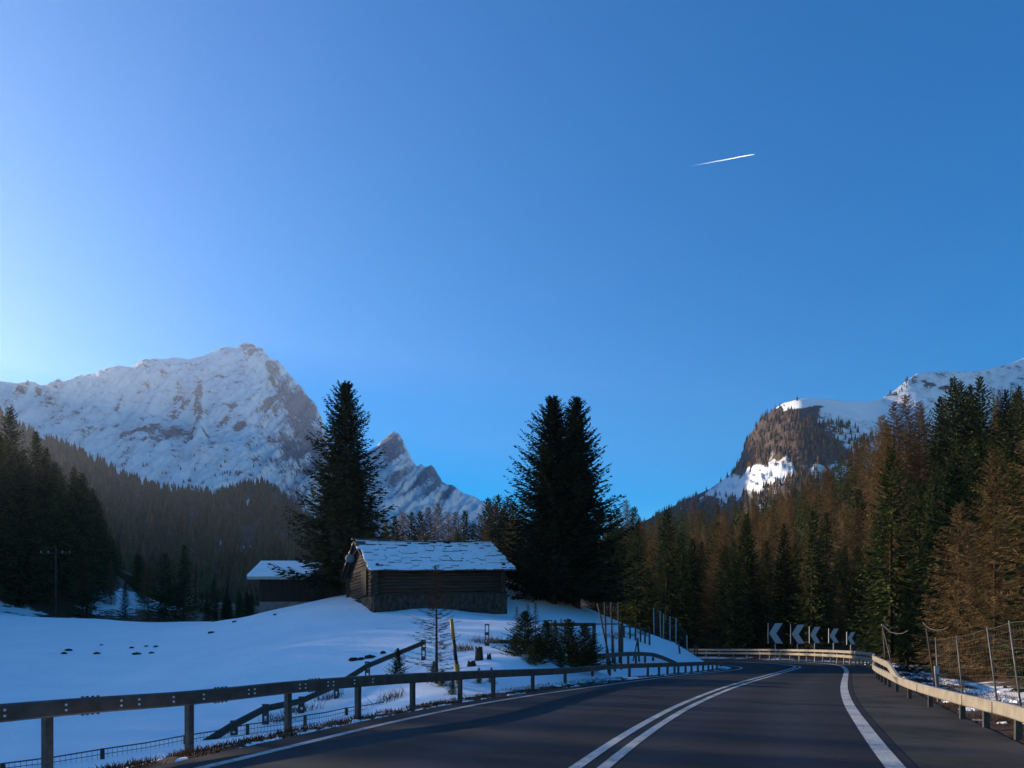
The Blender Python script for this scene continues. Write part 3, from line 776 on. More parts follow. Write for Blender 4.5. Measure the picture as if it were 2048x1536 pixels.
# trees one can point at, right of the road
for i, (k, px, top, d, w, lab) in enumerate([
        ('l', 1442, 1046, 84, 1.15, "broad rust-brown larch left of the largest chevron sign"),
        ('s', 1492, 1040, 80, 1.0, "dark green spruce standing just left above the largest chevron sign"),
        ('l', 1540, 1015, 98, 1.0, "tall narrow brown larch behind the largest chevron sign"),
        ('l', 1300, 1085, 92, 1.1, "rounded brown larch at the left end of the slope, beside the joined spruces"),
        ('l', 1348, 1070, 100, 1.0, "brown larch behind the pale net posts on the knoll"),
        ('s', 1385, 1075, 105, .9, "thin spruce between two brown larches left of the chevron signs"),
        ('s', 1642, 1120, 76, 1.0, "green spruce right behind the middle chevron sign"),
        ('l', 1680, 1160, 70, 1.0, "short orange-brown larch behind the two smallest chevron signs"),
        ('s', 1590, 1085, 92, 1.0, "spruce above the second largest chevron sign"),
        ('s', 1757, 1035, 62, 1.0, "sunlit spruce above the dark bend of the guardrail"),
        ('s', 1715, 1090, 72, .9, "dark spruce right of the smallest chevron sign"),
        ('l', 1884, 1050, 50, 1.0, "orange-brown larch rising behind the wire game fence"),
        ('s', 1957, 870, 56, 1.15, "tallest dark spruce over the right-hand guardrail"),
        ('s', 1838, 955, 72, 1.0, "tall green spruce left of the tallest one on the right"),
        ('l', 2040, 1085, 38, 1.2, "brown larch cut by the right edge of the photo"),
        ('s', 1815, 1175, 36, .95, "small green spruce beside the cable pole"),
        ('l', 1905, 945, 84, 1.0, "brown larch between the two tall spruces on the right"),
        ('l', 1992, 1010, 62, 1.0, "pale brown larch right of the tallest spruce"),
        ('s', 2075, 930, 58, 1.1, "big spruce half outside the right edge of the photo"),
        ('l', 1788, 803, 120, 1.0, "tall bare larch before the left foot of the snowy ridge"), ('l', 1812, 787, 118, 1.0, "highest bare larch in front of the sunlit snow spur"), ('l', 1838, 800, 122, 1.0, "bare larch right of the highest one before the snow spur"), ('l', 1764, 828, 125, 1.0, "bare larch at the left end of the ridge-top group"),
        ('s', 1880, 792, 116, 1.0, "ridge-top spruce between the larches and the two highest spruces"), ('s', 1906, 752, 114, 1.0, "left one of the two highest ridge-top spruces against the snow"), ('s', 1920, 762, 118, 1.0, "right one of the two highest ridge-top spruces against the snow"), ('s', 1960, 752, 112, 1.1, "broad ridge-top spruce left of the photo's right edge"), ('s', 1940, 768, 117, .9, "thin ridge-top spruce beside the broad one"), ('s', 2012, 776, 110, 1.0, "ridge-top spruce near the right edge of the photo"), ('s', 2038, 770, 108, 1.0, "ridge-top spruce cut by the right edge of the photo"),
        ('l', 1800, 1060, 66, 1.0, "thin rusty larch left of the wire game fence")]):
    place_px((spruces if k == 's' else larches)[i % (5 if k == 's' else 4)], px, top, d, lab, None, w * (.95 if k == 's' else 1.05))
# behind the barn
for i, (k, px, top, d) in enumerate([('l', 772, 1040, 118), ('s', 790, 1032, 112), ('l', 806, 1022, 120), ('s', 824, 1022, 116), ('s', 840, 1020, 125), ('l', 856, 1012, 118), ('l', 876, 1004, 121), ('l', 897, 1022, 114),
        ('l', 912, 1022, 119), ('s', 930, 1020, 127), ('s', 948, 1046, 114), ('l', 962, 1028, 118), ('s', 976, 994, 121), ('l', 986, 1006, 124), ('s', 996, 988, 118), ('l', 1008, 1004, 122), ('s', 1016, 990, 120), ('s', 1028, 1000, 112),
        ('l', 1046, 1005, 118), ('s', 1090, 1010, 120), ('s', 1236, 1015, 135), ('l', 1252, 998, 140), ('s', 1268, 1012, 138), ('l', 1284, 1040, 130), ('s', 1222, 1030, 128), ('s', 742, 1050, 116), ('l', 1200, 1020, 132)]):
    kind = "dark spruce" if k == 's' else "brown bare larch"
    where = "behind the barn roof" if px < 1015 else ("glimpsed behind the joined spruces" if px < 1200 else "in the gap right of the joined spruces")
    tall = "taller " if top < 1000 else ("short " if top > 1038 else "")
    place_px((spruces if k == 's' else larches)[i % 4], px, top, d, f"{tall}{kind} {where}", f"{kind} row {where}", 1.05, split=(px < 1015))
fillp = scatter(900, (-30, 6), (104, 175), lambda x, y: 735 < px_of(x, y) < 1060, lambda x, y: 3.2, 21)
for i, (x, y) in enumerate(fillp):
    k = i % 2; p = px_of(x, y); z = gz(x, y) - .15
    h = min(R0.uniform(9, 15), Z_of(R0.uniform(1016, 1050) - (18 if p > 965 else 0), y) - z)
    if h < 4: continue
    lab = "brown larch filling the dense row behind the barn roof" if k else "dark spruce filling the dense row behind the barn roof"
    place((larches if k else spruces)[i % 4], x, y, h, lab, lab, 1.15, split=False, z=z, rng=R0)
# left edge of the field
for i, (k, px, top, d, w, lab) in enumerate([
        ('s', 20, 812, 128, 1.0, "tall hazy spruce at the left edge of the photo"), ('s', 72, 862, 118, 1.0, "second tall hazy spruce from the left edge"), ('s', -40, 800, 120, 1.1, "hazy spruce cut by the left edge"),
        ('s', 147, 932, 104, 1.0, "tall hazy spruce left of the utility pole's crossarm"), ('s', 108, 985, 98, .9, "hazy spruce behind the utility pole"), ('s', 196, 1028, 98, .9, "dark spruce right of the utility pole"),
        ('s', 330, 1104, 86, 1.15, "bushy dark spruce at the middle of the field's far edge"), ('s', 368, 1088, 88, 1.1, "highest dark spruce at the middle of the field's far edge"),
        ('l', 296, 1120, 90, 1.0, "brownish larch left of the dark clump beyond the field"), ('s', 428, 1158, 84, 1.1, "dark spruce left of the small cabin, tallest of its clump"), ('s', 453, 1176, 86, .8, "thin dark spruce in the clump left of the small cabin"),
        ('s', 477, 1178, 85, 1.0, "dark spruce next to the small cabin's wall"), ('s', 494, 1184, 88, 1.0, "low dark spruce partly behind the small cabin"), ('s', 412, 1195, 82, 1.0, "low dark spruce between the clumps beyond the field"),
        ('s', 250, 1165, 92, .9, "small spruce on the rocky bank beyond the field"), ('s', 45, 960, 100, 1.1, "dark spruce in front of the hazy ones on the left"), ('s', 165, 1090, 88, 1.0, "dark spruce at the foot of the left slope"),
        ('l', 222, 1120, 96, .9, "bare larch on the rocky bank beyond the field"), ('s', -5, 1020, 92, 1.1, "dark spruce low at the left edge of the photo"), ('s', 85, 1075, 90, 1.1, "bushy spruce below the utility pole's crossarm")]):
    place_px((spruces if k == 's' else larches)[i % 4], px, top, d, lab, None, w)

_r = [(6.8, 10), (9.3, 17.8), (11.2, 22.4), (14, 29), (17.6, 36.5), (19.8, 42), (21.7, 48), (22.6, 58.8), (21, 66.4), (17.7, 70.5), (12, 75), (4, 82), (0, 90), (-8, 100)]
def right_ok(x, y):
    if y < 12 or y > 285 or x < -2: return False
    p = px_of(x, y)
    if p < 1215 or p > 2330: return False
    xr = np.interp(y, [q[1] for q in _r[:8]], [q[0] for q in _r[:8]]) if y < 58.8 else np.interp(y, [58.8, 66.4, 70.5, 75, 82, 90], [22.6, 21, 17.7, 12, 6, -20])
    if x < xr + (3.6 if y < 45 else 5.0): return False
    # no trees above the left end's silhouette
    return True
R = random.Random(17)
pts = scatter(16000, (0, 190), (12, 285), right_ok, lambda x, y: 2.6 if y < 42 else (3.5 if y < 120 else 4.2), 3)
pts.sort(key=lambda p: math.hypot(*p))
pts = np.array(pts); gzs = ground(pts[:, 0], pts[:, 1])
SPOTS = [(1590, "above the two largest chevron signs"), (1700, "above the smaller chevron signs"), (1790, "above the dark bend of the guardrail"), (1880, "left of the wire game fence's top"), (1985, "over the wire game fence"), (9999, "at the right edge of the photo")]
stuff = {"spruce": [], "larch": []}
caps = {"spruce": 0, "larch": 0}
def sil_limit(p):   # treetop line of the slope in the photo (row)
    return np.interp(p, [1215, 1260, 1300, 1340, 1380, 1420, 1470, 1520, 1580, 1640, 1690, 1730, 1780, 1850, 1900, 1960, 2048, 2330], [1035, 1020, 1015, 1000, 990, 1005, 1000, 990, 965, 930, 885, 850, 830, 800, 760, 765, 770, 700])
for (x, y), z in zip(pts, gzs):
    p = px_of(x, y)
    h = R.uniform(9, 16) if y > 40 else R.uniform(6, 11)
    if y > 150: h = R.uniform(11, 17)
    hmax = Z_of(sil_limit(p) + R.uniform(0, 28), y) - z
    h = min(h, hmax)
    if h < 4.5: continue
    lar = fbm([x / 26], [y / 26], 3, 77)[0] + R.gauss(0, .33) > 0.33
    kind = "larch" if lar else "spruce"
    near = math.hypot(x, y) < 105
    if caps[kind] < (180 if lar else 115):
        caps[kind] += 1
        slope = "low on the forest slope" if z < 7 else ("halfway up the forest slope" if z < 20 else "high on the forest slope")
        spot = next(s for lim, s in SPOTS if p < lim) if p > 1480 else "left of the chevron signs"
        look = ("rust-brown larch" if lar else "dark green spruce")
        size = "tall " if h > 13 else ("small " if h < 8.5 else "")
        lab = f"{size}{look} {slope}, {spot}"
        place((larches if lar else spruces)[R.randrange(4 if lar else 5)], x, y, h, lab, lab, R.uniform(.85, 1.15), split=near, z=z - .15, rng=R)
    else: stuff[kind].append((x, y, z, h, R.uniform(.85, 1.15)))

def left_ok(x, y):
    if y < 30 or y > 300 or x > -14: return False
    p = px_of(x, y)
    if p > 505: return False
    if p > -150 and y < 84 + 12 * min(1, max(0, (p - 60)) / 150): return False
    if p > 240 and y > 150: return False
    if p <= -150: return x < -52 - 0.22 * max(0, y - 40) * 0 and (y - 30) > -1.2 * (x + 52) * 0
    return True
ptsl = scatter(16000, (-210, -14), (30, 260), left_ok, lambda x, y: 2.6 if x < -45 and px_of(x, y) < -60 else (3.2 if y < 120 else 3.9), 8)
ptsl.sort(key=lambda p: math.hypot(*p)); ptsl = np.array(ptsl); gl = ground(ptsl[:, 0], ptsl[:, 1])
def sil_left(p): return np.interp(p, [-2000, -1134, -680, -520, -420, -320, -40, -12, 0, 40, 60, 100, 130, 160, 185, 210, 240, 300, 400, 505], [430, 568, 728, 744, 775, 850, 905, 870, 812, 822, 850, 880, 925, 925, 960, 1030, 1080, 1120, 1175, 1180])  # treetop line; its off-frame part is shaped to shade road, barn and field
nl = 0
for (x, y), z in zip(ptsl, gl):
    p = px_of(x, y)
    h = min(R.uniform(11, 18) if p > -60 else R.uniform(14, 21), Z_of(sil_left(p) + R.uniform(0, 40 if p > -60 else 22), y) - z)
    if h < (4 if p < 240 else 2.5): continue
    if p > -40 and nl < 70:
        nl += 1
        part = "low on the hazy left slope" if z < 9 else ("halfway up the hazy left slope" if z < 20 else "high on the hazy left slope")
        lab = f"{'tall ' if h > 13.5 else ('small ' if h < 9 else '')}dark spruce {part}, {'left' if p < 90 else 'right'} of the utility pole"
        place(spruces[R.randrange(5)], x, y, h, lab, lab, R.uniform(.9, 1.15), split=False, z=z - .15, rng=R)
    else: stuff["spruce"].append((x, y, z, h, R.uniform(.9, 1.15)))

def mass(name, label, kinds, trees, seed, lowpoly):
    """many trees in one object"""
    g = np.random.default_rng(seed)
    Vs, Qs, Ts = [], [], []; o = 0
    for x, y, z, h, w in trees:
        V, Q, t = lowpoly[g.integers(len(lowpoly))]
        a = g.random() * 6.283; c, s = math.cos(a), math.sin(a); k = h / 16
        P = np.stack([(V[:, 0] * c - V[:, 1] * s) * k * w + x, (V[:, 0] * s + V[:, 1] * c) * k * w + y, V[:, 2] * k + z - .2], 1)
        Vs.append(P); Qs.append(Q + o); Ts.append(np.clip(t + g.normal(0, .15), 0, 1)); o += len(V)
    if not Vs: return
    me = quick_mesh(name, np.vstack(Vs), np.vstack(Qs), {"tint": np.concatenate(Ts)}, False)
    return tag(link(name, me, kinds), label, kind="stuff")
LOW_S = [crown_arrays(16, 4.0, 200 + i, 70, 6, tw=.22, tl=.36, strips=False, droop=.4, tip=.3, hang=.35) for i in range(4)]
LOW_L = [crown_arrays(16, 3.6, 220 + i, 70, 9, tw=.06, tl=.45, strips=False, droop=.15, tip=.15, hang=.35) for i in range(4)]
mass("forest", "dark spruces further up the slopes and unseen shade-casting ones at left, too many to count", M_spruce, stuff["spruce"], 1, LOW_S)
mass("forest", "brown larches further up the right slope, too many to count", M_larch, stuff["larch"], 2, LOW_L)
# far woods on the mountainsides
def far_low(seed, tiers=5, n=6):
    g = np.random.default_rng(seed); V = []; Q = []; t = []
    for k in range(tiers):
        z0 = 16 * (.05 + .8 * k / tiers); z1 = 16 * (.05 + .8 * k / tiers + .36); r = 3.0 * (1 - k / tiers) + .35
        for i in range(n):
            a0 = 6.283 * (i + g.random() * .4) / n; a1 = a0 + 6.283 / n * .9; rr = r * g.uniform(.7, 1.25)
            o = len(V)
            V += [(0, 0, min(z1, 16)), (rr * math.cos(a0), rr * math.sin(a0), z0 + g.uniform(-.5, .5)), (rr * .8 * math.cos((a0 + a1) / 2), rr * .8 * math.sin((a0 + a1) / 2), z0 - .6), (rr * math.cos(a1), rr * math.sin(a1), z0 + g.uniform(-.5, .5))]
            Q.append((o, o + 1, o + 2, o + 3)); t += [g.uniform(.2, .8)] * 4
    return np.array(V), np.array(Q), np.array(t)
FAR = [far_low(300 + i) for i in range(5)]
FARL = [(V * np.array([.8, .8, 1]), Q, t) for V, Q, t in [far_low(320 + i, 4, 5) for i in range(4)]]
def on_surface(M, n, keep, seed, hr, area_even=True):
    g = np.random.default_rng(seed); out = []
    nr_, nc_ = M['X'].shape
    i = g.integers(0, nr_ - 1, n); j = g.integers(0, nc_ - 1, n)
    fu = g.random(n); fv = g.random(n)
    def S(A): return (A[i, j] * (1 - fu) + A[i + 1, j] * fu) * (1 - fv) + (A[i, j + 1] * (1 - fu) + A[i + 1, j + 1] * fu) * fv
    x, y, z, px, t = S(M['X']), S(M['Y']), S(M['Z']), S(M['PX']), S(M['T'])
    k = keep(x, y, z, px, t, g)
    return [(a, b, c, g.uniform(*hr), g.uniform(.8, 1.25)) for a, b, c in zip(x[k], y[k], z[k])]
def keep_hill(x, y, z, px, t, g):
    py = HZ - (z - CZ) / y * F
    gap = fbm(px / 16, py / 60, 3, 91)
    open_ = blob_field(px, py, [(492, 1090, 9, 40, -15, 1), (440, 1105, 7, 30, -10, 1), (505, 1085, 8, 18, -15, 1), (498, 1008, 8, 35, -20, 1), (340, 990, 6, 25, -10, .8)])
    return (t > 0) & (px > -1390) & (gap < 0.42) & (g.random(len(x)) > open_) & (t < .98)
th = on_surface(hill, 30000, keep_hill, 5, (10, 17))
g_ = np.random.default_rng(9)
isl = g_.random(len(th)) < 0.3
mass("distant_forest", "hazy dark conifers covering the mountainside on the left", M_spruce, [t for t, b in zip(th, isl) if not b], 3, FAR)
mass("distant_forest", "hazy brown larches among the conifers on the left mountainside", M_larch, [t for t, b in zip(th, isl) if b], 4, FARL)
def keep_cliff(x, y, z, px, t, g):
    py = HZ - (z - CZ) / y * F
    snow = blob_field(px, py, [(1505, 962, 102, 25, 15, 1), (1610, 806, 60, 12, 6, 1), (1720, 815, 80, 16, 0, 1), (1650, 805, 90, 8, 0, .85), (1570, 815, 30, 8, 10, .5), (1700, 870, 8, 30, -20, .7), (1655, 880, 10, 25, -25, .6)])
    top = (px > 1790) & (t < .5)
    line = np.interp(px, [1180, 1560, 1640, 1700, 1800], [900, 818, 842, 846, 900])
    return (t > 0) & (t < .97) & (py > line) & (g.random(len(x)) > snow * 1.1) & ~top & (fbm(px / 14, py / 20, 3, 95) < .35) & (px < 1900)
tc = on_surface(mt3, 17000, keep_cliff, 6, (8, 14))
isl = g_.random(len(tc)) < 0.78
mass("distant_forest", "dark conifers on the cliff to the right", M_spruce, [t for t, b in zip(tc, isl) if not b], 7, FAR)
mass("distant_forest", "rust-brown larches on the cliff to the right", M_larch, [t for t, b in zip(tc, isl) if b], 8, FARL)
def keep_rim(x, y, z, px, t, g):
    return (t > -.02) & (t < .05) & (((px > 1555) & (px < 1600)) | ((px > 1780) & (px < 1830)) | ((px > 1478) & (px < 1500))) & (g.random(len(x)) < .8)
mass("distant_forest", "tiny dark pines along the rim of the right-hand cliff", M_spruce, on_surface(mt3, 9000, keep_rim, 12, (5, 10)), 9, FAR)
def keep_m1(x, y, z, px, t, g):
    py = HZ - (z - CZ) / y * F
    dens = smooth(880, 990, py) * .35 + smooth(940, 1000, py) * .4
    return (t > .1) & (px > 250) & (px < 700) & (g.random(len(x)) < dens) & (fbm(px / 25, py / 18, 3, 99) > 0.0)
mass("distant_forest", "scattered dark pines on the snow at the foot of the left mountain", M_spruce, on_surface(mt1, 26000, keep_m1, 13, (5, 10)), 10, FAR)
print("TREES", N_TREES, caps, {k: len(v) for k, v in stuff.items()}, len(th), len(tc))
# ------------------------------------------------------------------ guardrails
def beam_mesh(P, w, h, mb, mi=0, shape='box'):
    """P: (n,3) centre line of the TOP of the beam; box section w deep, h high, with small chamfers"""
    nm = normals2(P); c = min(0.02, h * .12)
    prof = [(-w / 2 + c, 0), (w / 2 - c, 0), (w / 2, -c), (w / 2, -h + c), (w / 2 - c, -h), (-w / 2 + c, -h), (-w / 2, -h + c), (-w / 2, -c)]
    vs = []; n = len(prof)
    for p, q in zip(P, nm):
        for o, z in prof: vs.append((p[0] + q[0] * o, p[1] + q[1] * o, p[2] + z))
    fs = []
    for i in range(len(P) - 1):
        for k in range(n):
            k2 = (k + 1) % n
            fs.append((i * n + k, (i + 1) * n + k, (i + 1) * n + k2, i * n + k2))
    fs.append(tuple(range(n))); fs.append(tuple(range((len(P) - 1) * n, len(P) * n))[::-1])
    mb.add(vs, fs, mi)
def at_len(P, d): 
    s = np.r_[0, np.cumsum(np.linalg.norm(np.diff(P[:, :2], axis=0), axis=1))]
    return np.array([np.interp(d, s, P[:, k]) for k in range(P.shape[1])])
def arclen(P): return np.r_[0, np.cumsum(np.linalg.norm(np.diff(P[:, :2], axis=0), axis=1))]
def near_px(P, px):
    """arc length where the line crosses photo column px"""
    q = px_of(P[:, 0], np.maximum(P[:, 1], .5)); s = arclen(P); ok = P[:, 1] > 1
    i = np.argmin(np.abs(q - px) + (~ok) * 1e6)
    return s[i]
def post_obj(p, zt, zb, nrm, parent, mat=None, w=.085, d=.075, lean=0.0, name="post"):
    mb = MB(); a = math.atan2(nrm[1], nrm[0])
    # C-shaped channel: web and two flanges
    H = zt - zb; zc = (zt + zb) / 2
    tl = Matrix.Rotation(lean, 3, 'Y')
    mb.box((p[0], p[1], zc), (.012, w, H), a, 0, tl)
    for sgn in (-1, 1):
        mb.box((p[0] + nrm[0] * d / 2 - nrm[1] * sgn * (w / 2 - .004), p[1] + nrm[1] * d / 2 + nrm[0] * sgn * (w / 2 - .004), zc), (d, .010, H - .004), a, 0, tl)
    return mb.build(name, mat or M_post, parent)
root = empty("guardrail", (-4.3, 10, 0)); rl = root.location.copy()
def rel(o, r):
    """keep world coordinates while parented to an empty at its base"""
    o.location = Vector(o.location) - r
    return o
LR = spline([(-9.6, -8, .66, -.05), (-6.5, 3.5, .66, -.06), (-5.15, 8.2, .66, -.08), (-4.3, 10, .66, -.02), (-3.5, 11.75, .70, .0), (-2.65, 13.1, .73, .0), (-1.75, 14.9, .72, .0), (-.4, 18.4, .66, 0), (1.3, 22.4, .58, .0),
             (2.6, 25.8, .54, .0), (3.9, 29.2, .52, .0), (5.8, 31.9, .50, .0), (8.6, 36.1, .45, .0), (10.9, 40, .40, .0), (12.15, 43.3, .35, .0)], 16)
LR = resample(LR, .12)
mb = MB(); beam_mesh(LR[:, :3], .09, .19, mb); rel(mb.build("beam", M_steel_shade, root), rl)
nmL = normals2(LR); sL = arclen(LR)
marks = [near_px(LR, q) for q in (97, 390, 580, 720, 830, 925, 992, 1070, 1135, 1190, 1224, 1262, 1299, 1321, 1339, 1352, 1361, 1374, 1387, 1399, 1409, 1420, 1428, 1437, 1445)]
marks = [marks[0] - 6.2, marks[0] - 4.2, marks[0] - 2.1] + marks
for s_ in marks:
    i = np.searchsorted(sL, s_); i = min(i, len(LR) - 1); p = LR[i]; n = nmL[i]
    c = p[:2] + n * .05
    zb = min(gz(*c) - .25, p[3] - .1)
    rel(post_obj(c, p[2] - .192 if i < len(LR) * .75 else p[2] - .02, zb, n, root), rl)
for q in (11, 135, 243, 268, 337, 398, 490, 505, 593, 608, 655, 666, 700, 742):      # pale discs in pairs, standing in for drilled holes that show snow
    i = np.searchsorted(sL, near_px(LR, q)); p = LR[i]; n = nmL[i]; a = math.atan2(-n[1], -n[0])
    for dz in (-.062, -.122):
        c = Vector((p[0] - n[0] * .047, p[1] - n[1] * .047, p[2] + dz)); mb = MB()
        mb.tube([c, c - Vector((n[0], n[1], 0)) * .012], .014, 8)
        rel(mb.build("bolt_or_disc", M_disc, root), rl)
for q in (178, 446, 628):                                                          # splice bolts above and below the beam
    s0 = near_px(LR, q)
    for k in (-.11, -.05, .02, .09):
        p = at_len(LR, s0 + k)
        for z0, z1 in ((0, .016), (-.206, -.19)):
            mb = MB(); mb.tube([(p[0], p[1], p[2] + z0), (p[0], p[1], p[2] + z1)], .018, 6)
            rel(mb.build("splice_bolt", M_steel_shade, root), rl)
tag(root, "long dark guardrail on posts along the left edge of the road", "guardrail")

root = empty("guardrail", (3.5, 31, 0)); rl = root.location.copy()
P2 = spline([W(1064, 1337, 24.2), W(1100, 1327, 26.2), W(1138, 1319, 28.4), W(1180, 1311, 30.6), W(1218, 1306, 32.8), W(1259, 1303.6, 35), W(1285, 1304, 36.6), W(1307, 1306, 38), W(1330, 1313.5, 38.6), W(1356, 1325, 39.2)], 10)
P2 = resample(P2, .15)
mb = MB(); beam_mesh(P2, .09, .20, mb); rel(mb.build("beam", M_steel_shade, root), rl)
n2_ = normals2(P2); s2_ = arclen(P2)
for q in (1222, 1233, 1246, 1260, 1276, 1293, 1309):
    i = np.searchsorted(s2_, near_px(P2, q)); p = P2[i]; c = p[:2] + n2_[i] * .06
    rel(post_obj(c, p[2] - .2, min(gz(*c), p[2] - .6) - .2, n2_[i], root), rl)
tag(root, "arched second guardrail rising behind the left one before the bend", "guardrail")

root = empty("guardrail", (9.3, 17.8, 0)); rl = root.location.copy()
RR = spline([(2.0, -6, .46), (4.9, 4, .46), (6.25, 8.6, .46), (6.85, 10.3, .46), (7.15, 11.3, .46), (7.6, 12.7, .45), (8.5, 15.4, .45), (9.35, 17.8, .46), (11.2, 22.4, .48), (14.0, 29, .50), (17.6, 36.5, .54), (19.85, 42, .57), (21.7, 48, .60), (22.5, 53, .62), (22.7, 58.8, .63),
             (22.2, 63, .63), (21, 66.8, .62), (17.7, 71.3, .60), (12, 76, .6), (4, 82, .6)], 14)
RR = resample(RR, .2)
mb = MB(); beam_mesh(RR, .10, .19, mb); rel(mb.build("beam", M_steel_sun, root), rl)
nR = normals2(RR); sR = arclen(RR)
i0 = np.searchsorted(sR, near_px(RR[RR[:, 1] < 45], 1800))
U = RR[i0:].copy(); k = (sR[i0:] - sR[i0])
rise = np.interp(k, [0, 3.2, 9, 25, 60], [-.03, .30, .36, .30, .30]); U[:, 2] += rise
mb = MB(); beam_mesh(U, .10, .18, mb); rel(mb.build("beam", M_steel_sun, root), rl)
s_ = near_px(RR[RR[:, 1] < 30], 2019) - 6.0
stations = []
for q in (2019, 1957, 1914, 1851, 1811, 1787, 1772): stations.append(near_px(RR[RR[:, 1] < 30], q))
stations = [stations[0] - 4, stations[0] - 2, *stations]
s_ = stations[-1] + 1.6
while s_ < sR[-1] - .5: stations.append(s_); s_ += 1.55
for s_ in stations:
    i = min(np.searchsorted(sR, s_), len(RR) - 1); p = RR[i]; n = nR[i]; c = p[:2] - n * .055
    top = p[2] - .19 if i < i0 else p[2] + .1 + float(np.interp(s_ - sR[i0], [0, 3.2, 9, 25, 60], [-.2, .1, .16, .12, .12]))
    rel(post_obj(c, top, min(gz(*c), -.05) - .2, -n, root, M_post if i < i0 + 60 else M_steel_sun), rl)
for q in (1934, 1995, 1840):
    s0 = near_px(RR[RR[:, 1] < 30], q)
    for dz in (-.03, -.065, -.10, -.135, -.165):
        p = at_len(RR, s0); i = np.searchsorted(sR, s0); n = nR[i]
        c = Vector((p[0] + n[0] * .052, p[1] + n[1] * .052, p[2] + dz))
        mb = MB(); mb.tube([c, c + Vector((n[0], n[1], 0)) * .012], .011, 6)
        rel(mb.build("bolt_or_disc", M_post, root), rl)
tag(root, "pale sunlit guardrail along the right edge and round the bend", "guardrail")

# ------------------------------------------------------------------ chevron signs behind the far guardrail
for (l, r, t, b, d, lab) in [(1536, 1566.5, 1246, 1287.2, 63.8, "largest black sign with pale left-pointing chevron, leftmost of the five"),
                             (1581, 1610.5, 1249, 1287.4, 61.5, "second largest chevron sign, between the largest and the middle one"),
                             (1618.5, 1641.5, 1253.3, 1286.4, 58.5, "middle chevron sign of the row of five"),
                             (1657.3, 1678.6, 1257, 1285.8, 55.2, "second smallest chevron sign, fourth from the left"),
                             (1693.5, 1711.5, 1264, 1289, 51.5, "smallest chevron sign, nearest the dark bend of the guardrail")]:
    cx = X_of((l + r) / 2, d); w = (r - l) / F * d; zt = Z_of(t, d); zb = Z_of(b, d); g = gz(cx, d)
    e = empty("chevron_sign", (cx, d, g), 0.10); h = zt - zb; zc = (zt + zb) / 2 - g
    mb = MB(); mb.box((0, 0, zc), (w, .03, h), bev=.004); mb.build("board", M_black, e)
    mb = MB()
    # left-pointing chevron, 4 mm proud of the board
    xl, xr = -w * .45, w * .47; th = w * .50; hh = h * .49
    tip = xl; out = [(tip + (xr - tip - th), hh), (xr, hh), (tip + th * .98, 0), (xr + .02 * w, -hh), (tip + (xr - tip - th) + .03 * w, -hh), (tip, 0)]
    vs = [(x, -.021, zc + z) for x, z in out] + [(x, -.0155, zc + z) for x, z in out]
    mb.add(vs, [(0, 1, 2, 5), (5, 2, 3, 4), *[(i, i + 6, (i + 1) % 6 + 6, (i + 1) % 6) for i in range(6)]])
    mb.build("chevron", M_whitefilm, e)
    mb = MB(); mb.box((-w / 2 - .018, -.01, zc), (.03, .07, h + .02)); mb.build("edge_strip", M_grey, e)
    mb = MB(); mb.tube([(0, .06, -.3), (0, .06, zc + h * .4)], .04, 8); mb.build("post", M_grey, e)
    tag(e, lab, "chevron sign", "chevron signs on the outside of the bend")

